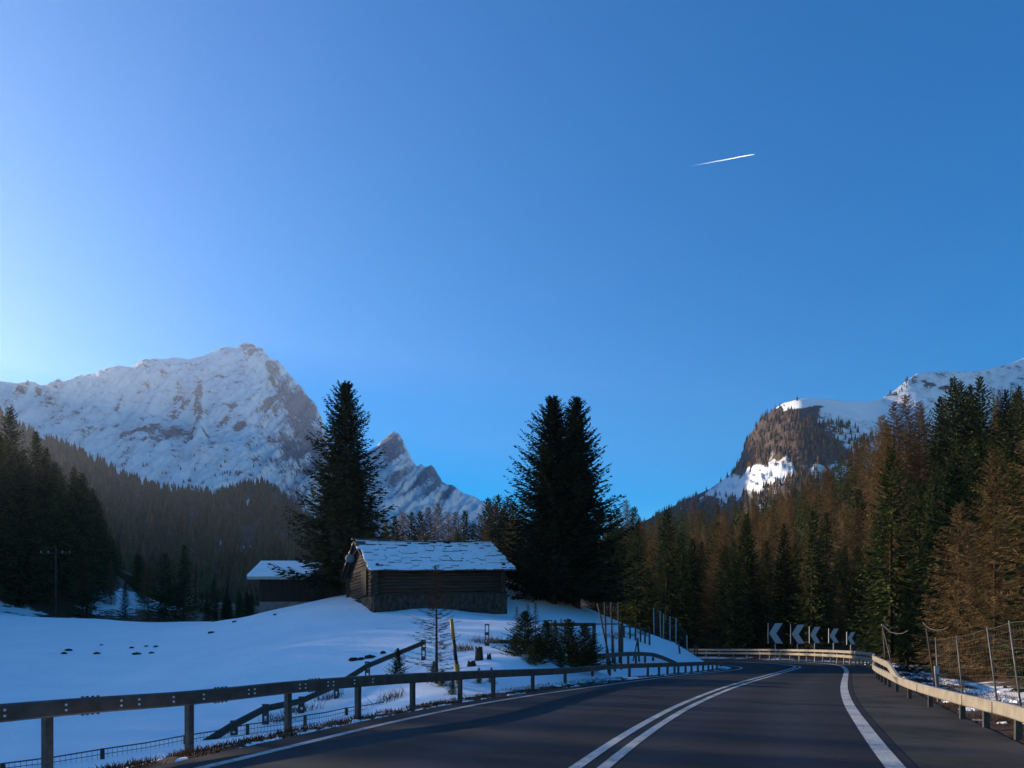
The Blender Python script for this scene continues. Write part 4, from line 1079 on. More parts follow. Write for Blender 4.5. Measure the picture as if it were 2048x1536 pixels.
# ------------------------------------------------------------------ log barn
def build_barn():
    th = math.radians(25); A = Vector((X_of(752, 43.6), 43.6, 0)); L, D = 8.0, 6.6; zl = Z_of(1193, 43.6)     # log sill height at the left corner
    sh = 0.046
    root = empty("log_barn", (A.x, A.y, zl), th)
    def s(mb): mb.v = [(x, y, z + sh * x) for x, y, z in mb.v]; return mb
    HW = 1.82; RZ = 3.62 
    rng = random.Random(4)
    # stone base
    mb = MB(); rows = 5
    for side in range(3):
        ln = L + .5 if side == 0 else D + .3
        for r in range(8):
            z0 = -1.72 + r * .22
            x = 0
            while x < ln - .08:
                w = min(rng.uniform(.25, .62), ln - x)
                c = x + w / 2 - .25
                o = rng.uniform(-.03, .04)
                if side == 0: p = (c, -.16 - o, z0 + .1)
                elif side == 1: p = (-.12 - o, c + .1, z0 + .1)
                else: p = (L + .14 + o, c + .1, z0 + .1)
                sz = (w - .02, .36, .215) if side == 0 else (.36, w - .02, .215)
                mb.box(p, sz, bev=.05, tilt=Matrix.Rotation(rng.uniform(-.03, .03), 3, 'Z'))
                x += w
    mb.box((L / 2, D / 2 + .15, -.86), (L - .05, D - .3, 1.7))
    s(mb).build("stone_base", M_stone, root)
    # log walls
    mb = MB(); n = 9; dz = HW / n
    for i in range(n):
        z = dz * (i + .5); j = dz * .5 * (i % 2)
        e0 = -.28 - rng.uniform(0, .14); e1 = L + .22 + rng.uniform(0, .14)
        m = [(x, rng.uniform(-.02, .02), z + rng.uniform(-.012, .012)) for x in (e0, L * .3, L * .65, e1)]
        mb.tube(m, [dz * .53 * rng.uniform(.94, 1.07) for _ in m], 9)
        for X in (0, L):
            zz_ = z - j * 0 + dz * .45
            m = [(X + rng.uniform(-.02, .02), y, min(zz_, HW) + rng.uniform(-.01, .01)) for y in (-.30 - rng.uniform(0, .1), D * .5, D + .25)]
            mb.tube(m, [dz * .52] * 3, 9)
        mb.tube([(-.25, D, z), (L + .25, D, z)], dz * .53, 7)
    k = 7
    for X in (0, L):    # gable logs
        for i in range(k):
            z = HW + dz * (i + .5) * .98; half = (RZ - .12 - z) / (RZ - HW) * (D / 2)
            if half > .2: mb.tube([(X, D / 2 - half, z), (X, D / 2 + half, z)], dz * .52, 8)
    s(mb).build("log_wall", M_wood, root, True)
    mb = MB(); mb.box((-.16, 2.2, .95), (.06, 1.2, 1.5)); s(mb).build("door", M_darkwood, root)
    # roof: boards, then overlapping stone slabs carrying snow
    ov = .62; run = D / 2 + ov; sl = (RZ - HW) / (D / 2); x0, x1 = -.62, L + .55
    mb = MB()
    for sg in (-1, 1):
        def rp(x, q, dzz): return (x, D / 2 + sg * q, RZ - sl * q + dzz)
        vs = [rp(x0 + .05, 0, .02), rp(x1 - .05, 0, .02), rp(x1 - .05, run - .05, .02), rp(x0 + .05, run - .05, .02), rp(x0 + .05, 0, -.06), rp(x1 - .05, 0, -.06), rp(x1 - .05, run - .05, -.06), rp(x0 + .05, run - .05, -.06)]
        mb.add(vs, [(0, 1, 2, 3), (7, 6, 5, 4), (0, 4, 5, 1), (1, 5, 6, 2), (2, 6, 7, 3), (3, 7, 4, 0)])
    rf = s(mb).build("roof", M_darkwood, root)
    mb = MB(); ms = MB()
    ang = math.atan(sl); cs = math.cos(ang)
    for sg in (-1, 1):
        rows = 11; rw = run / cs / rows
        for r in range(rows + 1):
            x = x0 + rng.uniform(0, .3)
            while x < x1 - .1:
                w = min(rng.uniform(.45, 1.0), x1 + .12 - x)
                q = (r + .5) * rw * cs + rng.uniform(-.05, .05)
                if q > run + .06: q = run + .06
                sag = -.10 * math.sin(math.pi * (x - x0) / (x1 - x0)) * (1 - q / run)
                tilt = Matrix.Rotation(sg * -1 * (ang - .05) * -1 if False else (ang - .06) * (1 if sg < 0 else -1), 3, 'X') @ Matrix.Rotation(rng.uniform(-.04, .04), 3, 'Y')
                c = Vector((x + w / 2, D / 2 + sg * q, RZ - sl * q + .075 + sag + rng.uniform(-.01, .02)))
                ln = rw * rng.uniform(1.2, 1.5); tk = rng.uniform(.035, .06)
                mb.box(c, (w - .015, ln, tk), 0, 0, tilt, .06)
                if rng.random() < (.98 if r > 1 else .82):
                    cut = rng.uniform(.02, .18) if r > 1 else rng.uniform(.12, .34)
                    up_ = tilt @ Vector((0, sg * -cut * .55, tk / 2 + .008))
                    ms.box(c + up_, (w * rng.choice((.9, 1.0, 1.06, 1.1)), ln * (1 - cut / rw * .45), rng.uniform(.02, .06)), 0, 0, tilt @ Matrix.Rotation(rng.uniform(-.05, .05), 3, 'Z'), .09)
                x += w
    s(mb).build("roof_slabs", M_slab, rf); s(ms).build("roof_snow", M_snow, rf)
    mb = MB()
    for x in np.arange(x0, x1 - .3, .55): mb.box((x + .25, D / 2 + rng.uniform(-.03, .03), RZ + .13 - .10 * math.sin(math.pi * (x - x0) / (x1 - x0)) + rng.uniform(-.02, .03)), (.56, .42, .06), rng.uniform(-.05, .05), 0, None, .05)
    s(mb).build("ridge_stone", M_slab, rf)
    mb = MB()
    for sg in (-1, 1): mb.tube([(x0 + .3, D / 2 + sg * q, RZ - sl * q - .13) for q in (0, run - .1)], .06, 6)
    s(mb).build("rafter", M_wood, rf)
    return root
barn = tag(build_barn(), "old log barn on a stone base with snow on its slab roof", "barn")
M_bundle = plain("grey_sack", (0.10, 0.11, 0.12), (0.17, 0.18, 0.19), 5, 0.8, 0.2)
# round pale bale hung under the gable
c = W(700, 1117, 45.5); mb = MB()
bp = [(c.x + .30 * math.cos(a) * math.cos(b), c.y + .30 * math.sin(a) * math.cos(b), c.z + .26 * math.sin(b)) for b in np.linspace(-1.5, 1.5, 8) for a in np.linspace(0, 6.283, 12, endpoint=False)]
mb.add(bp, [(i * 12 + k, i * 12 + (k + 1) % 12, (i + 1) * 12 + (k + 1) % 12, (i + 1) * 12 + k) for i in range(7) for k in range(12)])
mb.tube([(c.x + .2, c.y, c.z + .2), (c.x + .6, c.y + .1, c.z + .9)], .015, 5)
tag(mb.build("bundle", M_bundle, None, True), "grey rounded bundle hanging under the barn's left gable", "bundle")

# ------------------------------------------------------------------ small cabin behind the big spruce
def build_cabin():
    d = 59.0; xl = X_of(519, d); xr = X_of(700, d); zb = Z_of(1203, d); zt = Z_of(1150, d); zg = Z_of(1230, d)
    root = empty("cabin", (xl, d, zb)); Wd = xr - xl; H = zt - zb; D = 5.2
    mb = MB()
    nb = int(Wd / .2)
    for i in range(nb): mb.box(((i + .5) * Wd / nb, 0, H / 2), (Wd / nb - .012, .05 + .02 * (i % 2), H))
    for i in range(24): mb.box((.02, .03 + (i + .5) * D / 24, H / 2), (.05, D / 24 - .012, H))
    mb.box((Wd / 2, D / 2, H / 2), (Wd - .1, D - .08, H - .02))
    for sg in (0, Wd - .08):
        mb.add([(sg + .02, .02, H), (sg + .02, D, H), (sg + .02, D / 2, H + 1.12), (sg + .08, .02, H), (sg + .08, D, H), (sg + .08, D / 2, H + 1.12)], [(0, 1, 2), (5, 4, 3), (0, 2, 5, 3), (1, 4, 5, 2)])
    mb.build("wall", M_darkwood, root)
    mb = MB(); mb.box((Wd / 2, D / 2, (zg - zb) / 2 - .01), (Wd - .02, D, zb - zg)); mb.build("plinth", M_white, root)
    ov = .75; rz = H + 1.15; sl = 1.15 / (D / 2); mb = MB(); ms = MB()
    for sg in (-1, 1):
        q1 = D / 2 + ov
        def rp(x, q, dz): return (x, D / 2 + sg * q, rz - sl * q + dz)
        for m_, z0, z1, i_ in ((mb, .0, .12, 0), (ms, .125, .27, .04)):
            vs = [rp(-.78 + i_, 0, z1), rp(Wd + .7 - i_, 0, z1), rp(Wd + .7 - i_, q1 - i_, z1), rp(-.78 + i_, q1 - i_, z1), rp(-.78 + i_, 0, z0), rp(Wd + .7 - i_, 0, z0), rp(Wd + .7 - i_, q1 - i_, z0), rp(-.78 + i_, q1 - i_, z0)]
            m_.add(vs, [(0, 1, 2, 3), (7, 6, 5, 4), (1, 5, 6, 2), (2, 6, 7, 3), (3, 7, 4, 0)])
    rf = mb.build("roof", M_darkwood, root); ms.build("roof_snow", M_snow, rf)
    mb = MB(); mb.box((Wd / 2, -ov - .03, rz - sl * (D / 2 + ov) + .02), (Wd + 1.45, .04, .2)); mb.build("fascia", M_grey, rf)
    return root
tag(build_cabin(), "small dark wooden cabin with a smooth snowy roof behind the big spruce", "cabin")

# ------------------------------------------------------------------ fences
# log rail on slotted steel posts climbing from the guardrail
root = empty("rail_fence", hit(603, 1425)); rl = root.location.copy()
def slotted(base, H, parent, r, w=.13, lean=0.0):
    mb = MB(); x, y, z = base
    def B(cx, cz, sx, sz): mb.box((x + cx + lean * (cz + .3), y, z + cz), (sx, .07, sz))
    for sx in (-1, 1): B(sx * (w / 2 - .018), H / 2 - .1, .036, H + .2)
    for cz, sz in ((H - .025, .05), (H * .60, .12), (H * .18, .16)): B(0, cz, w - .074, sz)
    return rel(mb.build("post", M_post, parent), r)
rail = []
for px, top, bot, d in [(410, 1478, 1505, 15.5), (468, 1441, 1472, 17), (531, 1408, 1452, 18.6), (603, 1393, 1428, 20.2), (673, 1362, 1400, 22), (735, 1323, 1364, 24), (847, 1279, 1321, 27)]:
    x = X_of(px, d); zt = Z_of(top, d); g = gz(x, d)
    if px > 430: slotted((x, d, g - .1), zt - g + .1, root, rl, .15 if px < 800 else .16)
    rail.append((x, d - .07, Z_of(top + (9 if px < 800 else 7), d)))
mb = MB(); R_ = np.array(rail); mb.tube([tuple(p) for p in R_], [.085] * len(rail), 8)
rel(mb.build("rail", M_polewood, root, True), rl)
tag(root, "wooden rail on slotted steel posts climbing the snowy bank from the guardrail", "fence")
root = empty("rail_fence", hit(975, 1288)); rl = root.location.copy(); d = 30
pz = []
for px, top, py in ((974, 1248, 1282), (1100, 1240, 1287)):
    x = X_of(px, d); zt = Z_of(top, d); g = gz(x, d)
    slotted((x, d, g - .1), zt - g + .1, root, rl, .18); pz.append((x, d - .07, Z_of(py, d)))
mb = MB(); mb.tube(pz, .08, 8); rel(mb.build("rail", M_polewood, root, True), rl)
tag(root, "low rail with one tall slotted post left of the dark bushes", "fence")
root = empty("rail_fence", hit(1186, 1268)); rl = root.location.copy(); d = 37
pts_ = []
for px in (1093, 1188, 1243):
    x = X_of(px, d); g = gz(x, d); mb = MB(); mb.box((x, d, (g - .2 + Z_of(1246, d)) / 2), (.17 if px > 1100 else .12, .15, Z_of(1246, d) - g + .2), 0, 0, None, .02)
    rel(mb.build("post", M_polewood, root), rl); pts_.append((x, d - .1, Z_of(1249, d)))
mb = MB(); mb.tube(pts_[:2], .085, 8); mb.tube([(p[0], p[1] + (.12 if i else 0), p[2] + .02) for i, p in enumerate(pts_[1:])], .03, 6); rel(mb.build("rail", M_polewood, root, True), rl)
tag(root, "dark wooden rail on posts behind the bushes on the knoll", "fence")
root = empty("picket_fence", hit(1275, 1266)); rl = root.location.copy(); d = 41.0
top_ = []
for px, t, b in ((1248, 1252, 1271), (1260, 1253, 1272), (1271, 1254, 1270), (1281, 1255.5, 1268), (1290, 1256.5, 1267), (1299, 1257.5, 1266)):
    x = X_of(px, d); z = Z_of(t, d); g = min(gz(x, d), Z_of(b, d))
    mb = MB(); mb.tube([(x, d, g - .2), (x, d, z)], .05, 7); rel(mb.build("post", M_polewood, root), rl); top_.append((x, d - .05, z - .02))
mb = MB(); mb.tube(top_, .035, 6); rel(mb.build("rail", M_polewood, root), rl)
tag(root, "low picket fence with a sagging top rail at the crest right of the joined spruces", "fence")

def net_fence(name, posts, label, rows, top_cable=True, mat=M_wire, vert=0, pr=.035, wire_r=.006, postmat=None):
    """posts: list of (base xyz, top xyz)"""
    root = empty(name, posts[len(posts) // 2][0]); r = root.location.copy()
    for b, t in posts:
        mb = MB(); mb.tube([b, t], [pr, pr * .85], 7); rel(mb.build("post", postmat or mat, root, True), r)
    mb = MB()
    for (b0, t0), (b1, t1) in zip(posts[:-1], posts[1:]):
        for k in range(rows):
            f = .06 + .92 * (k / (rows - 1)) ** .8
            a = Vector(b0).lerp(Vector(t0), f); c = Vector(b1).lerp(Vector(t1), f)
            m = a.lerp(c, .5) - Vector((0, 0, .018))
            mb.tube([a, m, c], wire_r * (2.0 if k == rows - 1 else 1), 4, cap=False)
        for k in range(1, vert):
            f = k / vert
            b = Vector(b0).lerp(Vector(b1), f); t = Vector(t0).lerp(Vector(t1), f)
            mb.tube([b.lerp(t, .06), b.lerp(t, .97)], wire_r * .6, 4, cap=False)
    rel(mb.build("wire_mesh", mat, root), r)
    return tag(root, label, "fence")
def pp(px0, py0, px1, py1, d, sink=.3):
    b = W(px0, py0, d); g = gz(b.x, b.y); t = W(px1, py1, d)
    v = (t - b).normalized(); 
    return (b - v * max(0, (b.z - g) + sink), t)
net_fence("wire_fence", [pp(1877, 1375, 1871, 1276, 18.3), pp(1925, 1385, 1913, 1271, 16.8), pp(1994, 1400, 1974, 1254, 14.9), pp(2040, 1400, 2018, 1241, 13.4), pp(2110, 1420, 2085, 1228, 12)],
          "tall game fence of wire mesh on leaning posts behind the right guardrail", 11, vert=10, pr=.019, wire_r=.0018)
net_fence("wire_fence", [pp(1215, 1300, 1195, 1206, 34), pp(1213, 1298, 1209, 1204, 34.3), pp(1224, 1285, 1222.5, 1204, 34.8), pp(1238, 1282, 1236.5, 1205, 35.4)],
          "group of tall pale net posts standing on the knoll beside the joined spruces", 9, vert=3, pr=.045, wire_r=.004, postmat=M_polewood)
net_fence("wire_fence", [pp(1308, 1262, 1307, 1215, 47), pp(1321, 1268, 1320, 1222, 46.5), pp(1327, 1270, 1327.5, 1228, 46), pp(1340, 1280, 1340, 1232, 45.5), pp(1352, 1288, 1352, 1236, 45), pp(1374, 1300, 1374, 1270, 44.5)],
          "pale net fence posts running down behind the right end of the knoll", 8, vert=3, pr=.035, wire_r=.004, postmat=M_grey)
# sheep netting below the left verge
net_fence("sheep_fence", [pp(-30, 1560, -30, 1534, 12.2), pp(6, 1560, 6, 1526, 12.6), pp(205, 1545, 205, 1497, 13.6), pp(371, 1505, 371, 1470, 15), pp(495, 1490, 495, 1448, 16.2), pp(610, 1465, 610, 1430, 17.4), pp(693, 1448, 693, 1415, 18.6), pp(773, 1438, 773, 1402, 19.8), pp(860, 1420, 860, 1390, 21)],
          "low sheep netting on short wooden posts below the left guardrail", 5, vert=18, pr=.045, wire_r=.006, mat=M_post, postmat=M_polewood)
# lone steel posts on the bank
for px0, py0, px1, py1, d, lab in [(1227, 1303, 1226, 1270, 35, "thin dark post on the snow above the arched rail's left part"), (1277, 1304, 1275, 1275, 37, "dark braced post on the snow above the arched rail's top"), (1361, 1322, 1357, 1282, 41.5, "leaning dark post on the snow right of the arched rail")]:
    b, t = pp(px0, py0, px1, py1, d); mb = MB(); mb.tube([b, t], .05 if px0 != 1227 else .035, 7)
    if px0 == 1277: mb.tube([b.lerp(t, .95), W(1266, 1304, d - .3) - Vector((0, 0, .5))], .035, 6)
    tag(mb.build("fence_post", M_post, None), lab, "post")
for px, t, d, lab in ((1389.5, 1288, 62, "short dark stake left of the far guardrail's visible end"), (1394, 1291, 62.5, "shorter dark stake beside another at the far guardrail's end")):
    x = X_of(px, d); mb = MB(); mb.tube([(x, d, gz(x, d) - .3), (x, d, Z_of(t, d))], .06, 6); tag(mb.build("stake", M_post, None), lab, "stake")

# cable poles on the right
e = empty("cable_pole", W(1772, 1335, 30)); r = e.location.copy()
b, t = pp(1773, 1340, 1766, 1250, 30); mb = MB(); mb.tube([b, t], [.05, .04], 8); rel(mb.build("pole", M_polewood, e, True), r)
mb = MB(); mb.tube([t + Vector((-.06, 0, 0)), t + Vector((.12, 0, .0))], .05, 6); rel(mb.build("cap", M_wire, e), r)
mb = MB(); mb.tube([t, W(1780, 1264, 29), W(1794, 1267.5, 28), W(1806, 1266.5, 27), W(1816, 1261, 26)], .013, 5); rel(mb.build("cable", M_wire, e, True), r)
mb = MB(); mb.tube([t.lerp(b, .1), W(1789, 1332, 29) - Vector((0, 0, .4))], .015, 5); rel(mb.build("stay_wire", M_wire, e, True), r)
tag(e, "thin pole with a sagging white cable right of the bend", "pole")
e = empty("cable_pole", W(1868, 1385, 19)); r = e.location.copy()
b, t = pp(1872, 1385, 1853, 1257, 19.4); mb = MB(); mb.tube([b, t], [.028, .022], 8); rel(mb.build("pole", M_polewood, e, True), r)
mb = MB(); mb.tube([W(1845, 1244, 21), W(1852, 1252, 20.6), W(1860, 1257.5, 20.2), W(1872, 1260.5, 19.8), W(1885, 1259.5, 19.4), W(1898, 1254, 19)], .009, 5); rel(mb.build("cable", M_wire, e, True), r)
tag(e, "thin leaning pole with a drooping cable left of the game fence", "pole")
# roadside marker with a grey plate
e = empty("marker_post", W(1873, 1400, 17)); r = e.location.copy()
mb = MB(); b, t = pp(1876, 1385, 1870, 1332, 17.2); mb.box((b + t) / 2, (.07, .05, (t - b).length), 0, 0, Matrix.Rotation(-.10, 3, 'Y'), .01); rel(mb.build("post", M_white, e), r)
mb = MB(); mb.box(W(1873.5, 1340, 17.1), (.115, .03, .18), .15, 0, None, .01); rel(mb.build("plate", M_grey, e), r)
tag(e, "roadside marker post with small grey plate behind the right guardrail", "marker post")

# ------------------------------------------------------------------ snow pole, yellow and black
e = empty("snow_pole", hit(922, 1395, 8, 40) * 0 + W(923, 1398, 17.2)); r = e.location.copy()
A = W(902.5, 1238, 17.2); Bv = W(923, 1400, 17.2); Bv.z = min(Bv.z, gz(Bv.x, Bv.y)) - .2
def seg(a, b, rad, m, nm_):
    mb = MB(); mb.tube([A.lerp(Bv, a), A.lerp(Bv, b)], rad, 10); return rel(mb.build(nm_, m, e, True), r)
seg(0, .23, .042, M_yellow, "yellow_band"); seg(.2302, .46, .043, M_blackpaint, "black_band"); seg(.4602, .56, .044, M_blackpaint, "lower_black_band")
seg(.5, .72, .062, M_yellow, "yellow_sleeve"); seg(.7202, 1, .028, M_polewood, "stake")
tag(e, "leaning yellow and black snow pole behind the left guardrail", "snow pole")

# utility pole beyond the field
d = 84; x = X_of(112, d); g = gz(x, d); e = empty("utility_pole", (x, d, g))
zt = Z_of(1092, d) - g; zc = Z_of(1107, d) - g
mb = MB(); mb.tube([(0, 0, -.3), (0, 0, zt)], [.10, .07], 8); mb.build("pole", M_polewood, e, True)
mb = MB(); mb.box((0, -.12, zc), (62 / F * d, .10, .10)); mb.build("crossarm", M_polewood, e)
mb = MB()
for q in (-1.6, -.8, .8, 1.6): mb.tube([(q, -.12, zc + .05), (q, -.12, zc + .30)], .05, 6)
mb.build("insulators", M_grey, e)
tag(e, "wooden utility pole with a long crossarm in front of the hazy trees", "utility pole")

# ------------------------------------------------------------------ saplings, bushes, stumps, molehills
YOUNG = [Proto("young_spruce", 2.0, 60 + i, dict(r=rr, nb=nb * 2, nt=22, zb=.0, droop=.05, tip=.25, tw=.16, tl=.30, spread=.9, hang=.05, prof=.85, up_top=.7, ragged=.5, thin_top=.5), .035, M_spruce) for i, (rr, nb) in enumerate([(.85, 110), (1.05, 120), (.7, 90)])]
SAP = [Proto("larch_sapling", 2.6, 70 + i, dict(r=rr, nb=nb * 2, nt=20, zb=zb, droop=.05, tip=.12, tw=.030, tl=.30, spread=.9, hang=.05, prof=.8, up_top=.6, ragged=.4), .035, M_twig) for i, (rr, nb, zb) in enumerate([(.85, 64, .12), (.55, 60, .10), (.6, 50, .15)])]
for pr, px, top, d, w, lab, cat in [
        (YOUNG[0], 796, 1296, 22.5, 1.0, "small young spruce behind the left guardrail, under the log rail", "young tree"), (YOUNG[2], 868, 1322, 21, 1.4, "low dark spruce bush at the foot of the bare sapling", "bush"), (YOUNG[1], 885, 1342, 20, 1.2, "dark bush under the guardrail below the snow pole", "bush"),
        (YOUNG[1], 1050, 1222, 27, 1.35, "large dark spruce bush right of the tall slotted post", "bush"), (YOUNG[0], 1092, 1240, 26.5, 1.5, "dark spruce bush in the middle of the row of bushes", "bush"), (YOUNG[2], 1110, 1240, 28, 1.0, "narrow spruce bush rising above the row of bushes", "bush"),
        (YOUNG[1], 1138, 1238, 28, 1.4, "dark spruce bush under the low wooden rail", "bush"), (YOUNG[0], 1170, 1246, 29, 1.4, "rightmost dark spruce bush by the pale net posts", "bush"), (YOUNG[1], 1062, 1290, 24.5, 1.2, "low bush in front of the row, against the guardrail", "bush"), (YOUNG[1], 1120, 1295, 26, 1.2, "low bush behind the start of the arched rail", "bush"),
        (YOUNG[1], 1030, 1268, 25.5, 1.3, "low spreading bush at the left end of the row of bushes", "bush"), (YOUNG[2], 1078, 1266, 25.2, 1.6, "front bush left of the middle of the row", "bush"), (YOUNG[0], 1150, 1282, 27, 1.4, "front bush near the pale net posts", "bush"), (YOUNG[1], 1185, 1280, 29.5, 1.1, "last low bush before the arched rail opens", "bush"),
        (YOUNG[0], 958, 1355, 20.5, .8, "snowy dark shrub under the guardrail right of the snow pole", "bush"), (YOUNG[0], 983, 1362, 20.8, .8, "small dark shrub under the guardrail left of the bushes", "bush"), (YOUNG[2], 905, 1372, 18.8, 1.3, "scrubby shrub at the verge below the snow pole", "bush"),
        (SAP[0], 873, 1128, 20.5, 1.0, "bare larch sapling in front of the log barn", "young tree"), (SAP[1], 1034, 1212, 27.5, 1.0, "thin bare sapling on the left of the bushes", "young tree"), (SAP[2], 1056, 1206, 28.2, 1.0, "middle bare sapling above the bushes", "young tree"), (SAP[1], 1071, 1204, 28.8, 1.0, "right-hand bare sapling above the bushes", "young tree"), (SAP[2], 1122, 1236, 29, .9, "short bare sapling amid the bushes by the wooden rail", "young tree")]:
    x = X_of(px, d); z = gz(x, d) - .08; h = max(.5, Z_of(top, d) - z); place(pr, x, d, h, lab, None, w * (2.0 / h * .9 if pr in YOUNG and h > 2.4 else 1), True, z=z, cat=cat)
def blob(name, c, rx, ry, rz_, mat, seed, label, cat, group=None):
    n, m = 14, 9; g = np.random.default_rng(seed); vs = []
    for j in range(m):
        b = -1.4 + 2.9 * j / (m - 1)
        for i in range(n):
            a = 6.283 * i / n; k = 1 + g.normal(0, .13)
            vs.append((c[0] + rx * math.cos(a) * math.cos(b) * k, c[1] + ry * math.sin(a) * math.cos(b) * k, c[2] + rz_ * math.sin(b) * k))
    mb = MB(); mb.add(vs, [(j * n + i, j * n + (i + 1) % n, (j + 1) * n + (i + 1) % n, (j + 1) * n + i) for j in range(m - 1) for i in range(n)] + [tuple((m - 1) * n + i for i in range(n))])
    return tag(mb.build(name, mat, None, True), label, cat, group)
for i, (px, py, w, lab) in enumerate([(137, 1302, .30, "upper one of the two leftmost"), (128, 1308, .26, "lower one of the two leftmost"), (203, 1291, .16, "small lone one highest on the field"), (194, 1308, .34, "flat one below the small lone"), (263, 1297, .22, "left upper one of the right-hand cluster"), (293, 1294, .2, "upper middle one of the right-hand cluster"),
        (312, 1294, .22, "upper rightmost one of the right-hand cluster"), (274, 1309, .42, "widest, in the right-hand cluster"), (303, 1308, .24, "lower right one of the right-hand cluster"), (707, 1323, .3, "left one of the row above the log rail"), (722, 1320, .22, "middle one of the row above the log rail"), (740, 1316, .34, "right one of the row above the log rail"), (766, 1306, .2, "smallest one, nearest the log rail's upper end"),
        (550, 1230, .18, "one below the cabin on the knoll"), (470, 1244, .3, "dark patch on the knoll's left crest"), (423, 1266, .34, "lower dark patch on the knoll's left flank"), (1023, 1170, .3, "one on the snow right of the barn")]):
    p = hit(px, py); blob("molehill", (p.x, p.y, p.z), w * .6, w * .6, .05 + .12 * w, M_earth, i, f"molehill of dark earth in the snow, {lab}", "molehill", "molehills in the snow")
for px, py, h, w, d, lab in ((958, 1325, .38, .13, 24, "dark tree stump on the bank between the snow pole and the bushes"), (943, 1332, .12, .13, 23, "low dark stump left of the taller one"), (978, 1322, .14, .07, 24, "tiny stump right of the taller one")):
    x = X_of(px, d); g = gz(x, d); mb = MB()
    n = 9; ring = lambda z, r_, jz: [(x + r_ * math.cos(6.283 * i / n) * (1 + .18 * math.sin(i * 2.3)), d + r_ * math.sin(6.283 * i / n), g + z + jz * math.sin(i * 1.9)) for i in range(n)]
    vs = ring(-.2, w * 1.5, 0) + ring(.05, w * 1.05, 0) + ring(h, w * .85, .06) + [(x, d, g + h - .05)]
    mb.add(vs, [(k * n + i, k * n + (i + 1) % n, (k + 1) * n + (i + 1) % n, (k + 1) * n + i) for k in range(2) for i in range(n)] + [(2 * n + i, 2 * n + (i + 1) % n, 3 * n) for i in range(n)])
    tag(mb.build("tree_stump", M_bark, None), lab, "stump")

# ------------------------------------------------------------------ verge: dry grass and crusts of ploughed snow (uncountable)
def grass_mass(name, label, pts3, seed, hr, w=.006):
    g = np.random.default_rng(seed); n = len(pts3)
    a = g.random(n) * 6.283; h = g.uniform(*hr, n); l = g.normal(0, .45, (n, 2)) * h[:, None]
    b = np.array(pts3); s = np.stack([np.cos(a), np.sin(a), 0 * a], 1) * (w * g.uniform(.7, 2, n))[:, None]
    tip = b + np.c_[l, h]
    V = np.stack([b - s, b + s, tip], 1).reshape(-1, 3)
    me = quick_mesh(name, V, np.arange(len(V)).reshape(-1, 3), {"tint": np.repeat(g.random(n), 3)}, False)
    tag(link(name, me, M_grass), label, kind="stuff")
g_ = np.random.default_rng(44)
def along(E, lo, hi, n, y0, y1, pw=1.0, seed=0, clump=.0):
    P = resample(E[:, :2], .1); P = P[(P[:, 1] > y0) & (P[:, 1] < y1)]; nm = normals2(P)
    i = (len(P) * g_.random(n) ** pw).astype(int); o = lo + (hi - lo) * g_.random(n)
    q = P[i] + nm[i] * o[:, None]
    if clump: q = q[fbm(q[:, 0] / .7, q[:, 1] / .7, 2, seed) > clump]
    return np.c_[q, ground(q[:, 0], q[:, 1]) - .01]
grass_mass("dry_grass", "reddish dry grass on the verge under the left guardrail", along(EDGE_L, .62, 1.25, 16000, 2, 40, 1.5, 3, -.25), 1, (.02, .10))
grass_mass("dry_grass", "brown dry grass with snow between along the right guardrail", along(EDGE_R, -1.8, -3.6, 22000, 3, 45, 1.5, 4, -.1), 2, (.02, .12))
grass_mass("dry_grass", "thin yellow tufts poking through the snow on the bank", np.vstack([np.c_[q := np.array([hit(px, py)[:2]]) + g_.normal(0, .22, (140, 2)), ground(q[:, 0], q[:, 1]) - .02] for px, py in ((930, 1302), (925, 1298), (1225, 1275), (1240, 1273), (1262, 1271), (1285, 1268), (660, 1398), (560, 1442), (600, 1425), (780, 1400), (1300, 1262), (1320, 1268), (960, 1285), (990, 1284))]), 3, (.1, .35))
def crust(name, label, E, lo, hi, n, y0, y1, seed, size, thr):
    q = along(E, lo, hi, n, y0, y1, 1.6)
    q = q[fbm(q[:, 0] / 1.6, q[:, 1] / 1.6, 3, seed) > thr]
    g = np.random.default_rng(seed); V = []; Q = []; o = 0
    m = 7
    for x, y, z in q:
        s = g.uniform(*size); a = g.random() * 6.28; h = s * g.uniform(.25, .5)
        r1 = [(x + s * math.cos(a + 6.283 * i / m) * g.uniform(.7, 1.3), y + s * math.sin(a + 6.283 * i / m) * g.uniform(.7, 1.3), z - .01) for i in range(m)]
        r2 = [(x + (p[0] - x) * .6, y + (p[1] - y) * .6, z + h * g.uniform(.6, 1.2)) for p in r1]
        V += r1 + r2
        for i in range(m): Q.append((o + i, o + (i + 1) % m, o + m + (i + 1) % m, o + m + i))
        Q.append((o + m, o + m + 1, o + m + 2, o + m + 3)); Q.append((o + m, o + m + 3, o + m + 4, o + m + 6)); Q.append((o + m + 4, o + m + 5, o + m + 6, o + m + 6))
        o += 2 * m
    me = bpy.data.meshes.new(name); me.from_pydata(V, [], [t if len(set(t)) == 4 else t[:3] for t in Q]); me.update()
    tag(link(name, me, M_snow), label, kind="stuff")
crust("roadside_snow", "broken line of ploughed snow along the left edge of the asphalt", EDGE_L, .36, .72, 3200, 3, 46, 7, (.03, .10), -.22)
crust("roadside_snow", "patches of old snow under the right guardrail", EDGE_R, -2.1, -3.9, 2300, 4, 50, 8, (.04, .13), .12)
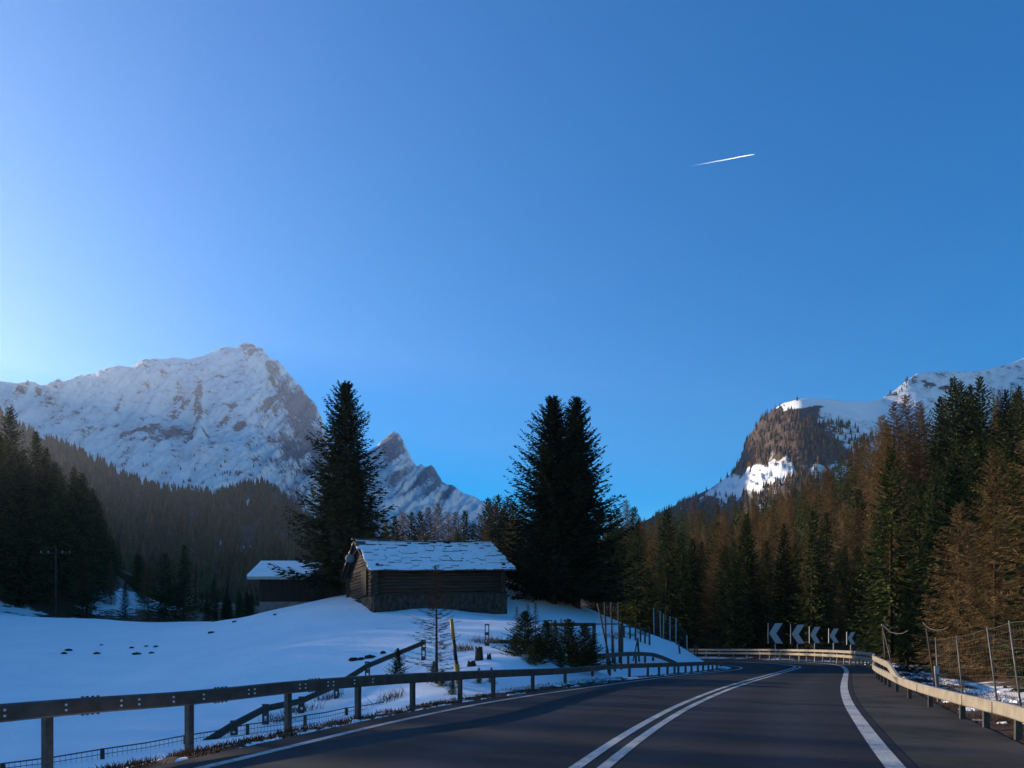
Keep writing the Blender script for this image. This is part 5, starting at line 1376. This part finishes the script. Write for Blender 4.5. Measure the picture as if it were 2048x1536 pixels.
# ------------------------------------------------------------------ contrail high above the haze
d = 9000.0
A = W(1372, 334, d); B_ = W(1508.5, 308.5, d); dirn = (B_ - A); LEN = dirn.length
mb = MB(); g = random.Random(2)
ts = np.linspace(0, 1, 60)
mb.tube([A.lerp(B_, t) + Vector((g.gauss(0, .8), 0, g.gauss(0, 1.2))) for t in ts], [float(np.interp(t, [0, .3, .9, 1], [3, 4, 4.8, 2])) * g.uniform(.93, 1.07) for t in ts], 10)
M_trail, N, L, b = nodes_of("contrail_ice")
tc_ = N.new("ShaderNodeTexCoord"); sp = N.new("ShaderNodeSeparateXYZ"); L.new(tc_.outputs["Generated"], sp.inputs[0])
mr = N.new("ShaderNodeMapRange"); mr.inputs["From Min"].default_value = 0.0; mr.inputs["From Max"].default_value = 0.85; mr.inputs["To Max"].default_value = .62
mr.interpolation_type = 'SMOOTHSTEP'
L.new(sp.outputs["X"], mr.inputs["Value"])
df = N.new("ShaderNodeBsdfDiffuse"); df.inputs["Color"].default_value = (.95, .95, .95, 1)
tl_ = N.new("ShaderNodeBsdfTranslucent"); tl_.inputs["Color"].default_value = (.95, .95, .95, 1)
m1 = N.new("ShaderNodeAddShader"); L.new(df.outputs[0], m1.inputs[0]); L.new(tl_.outputs[0], m1.inputs[1])
tp = N.new("ShaderNodeBsdfTransparent"); m2 = N.new("ShaderNodeMixShader")
L.new(mr.outputs["Result"], m2.inputs[0]); L.new(tp.outputs[0], m2.inputs[1]); L.new(m1.outputs[0], m2.inputs[2])
L.new(m2.outputs[0], N["Material Output"].inputs["Surface"]); N.remove(b)
tag(mb.build("contrail", M_trail, None, True), "short white contrail slanting across the blue sky", "contrail")

# ------------------------------------------------------------------ haze in the valley air
M_haze = bpy.data.materials.new("haze"); M_haze.use_nodes = True
N, L = M_haze.node_tree.nodes, M_haze.node_tree.links
N.remove(N["Principled BSDF"])
vol = N.new("ShaderNodeVolumePrincipled")
vol.inputs["Color"].default_value = (0.70, 0.78, 1.0, 1)
vol.inputs["Density"].default_value = HAZE
vol.inputs["Anisotropy"].default_value = 0.65
L.new(vol.outputs["Volume"], N["Material Output"].inputs["Volume"])
mb = MB(); mb.box((-200, 1800, 430), (9000, 4600, 1340))
hz = tag(mb.build("haze", M_haze, None), "thin cold haze in the valley", kind="stuff")
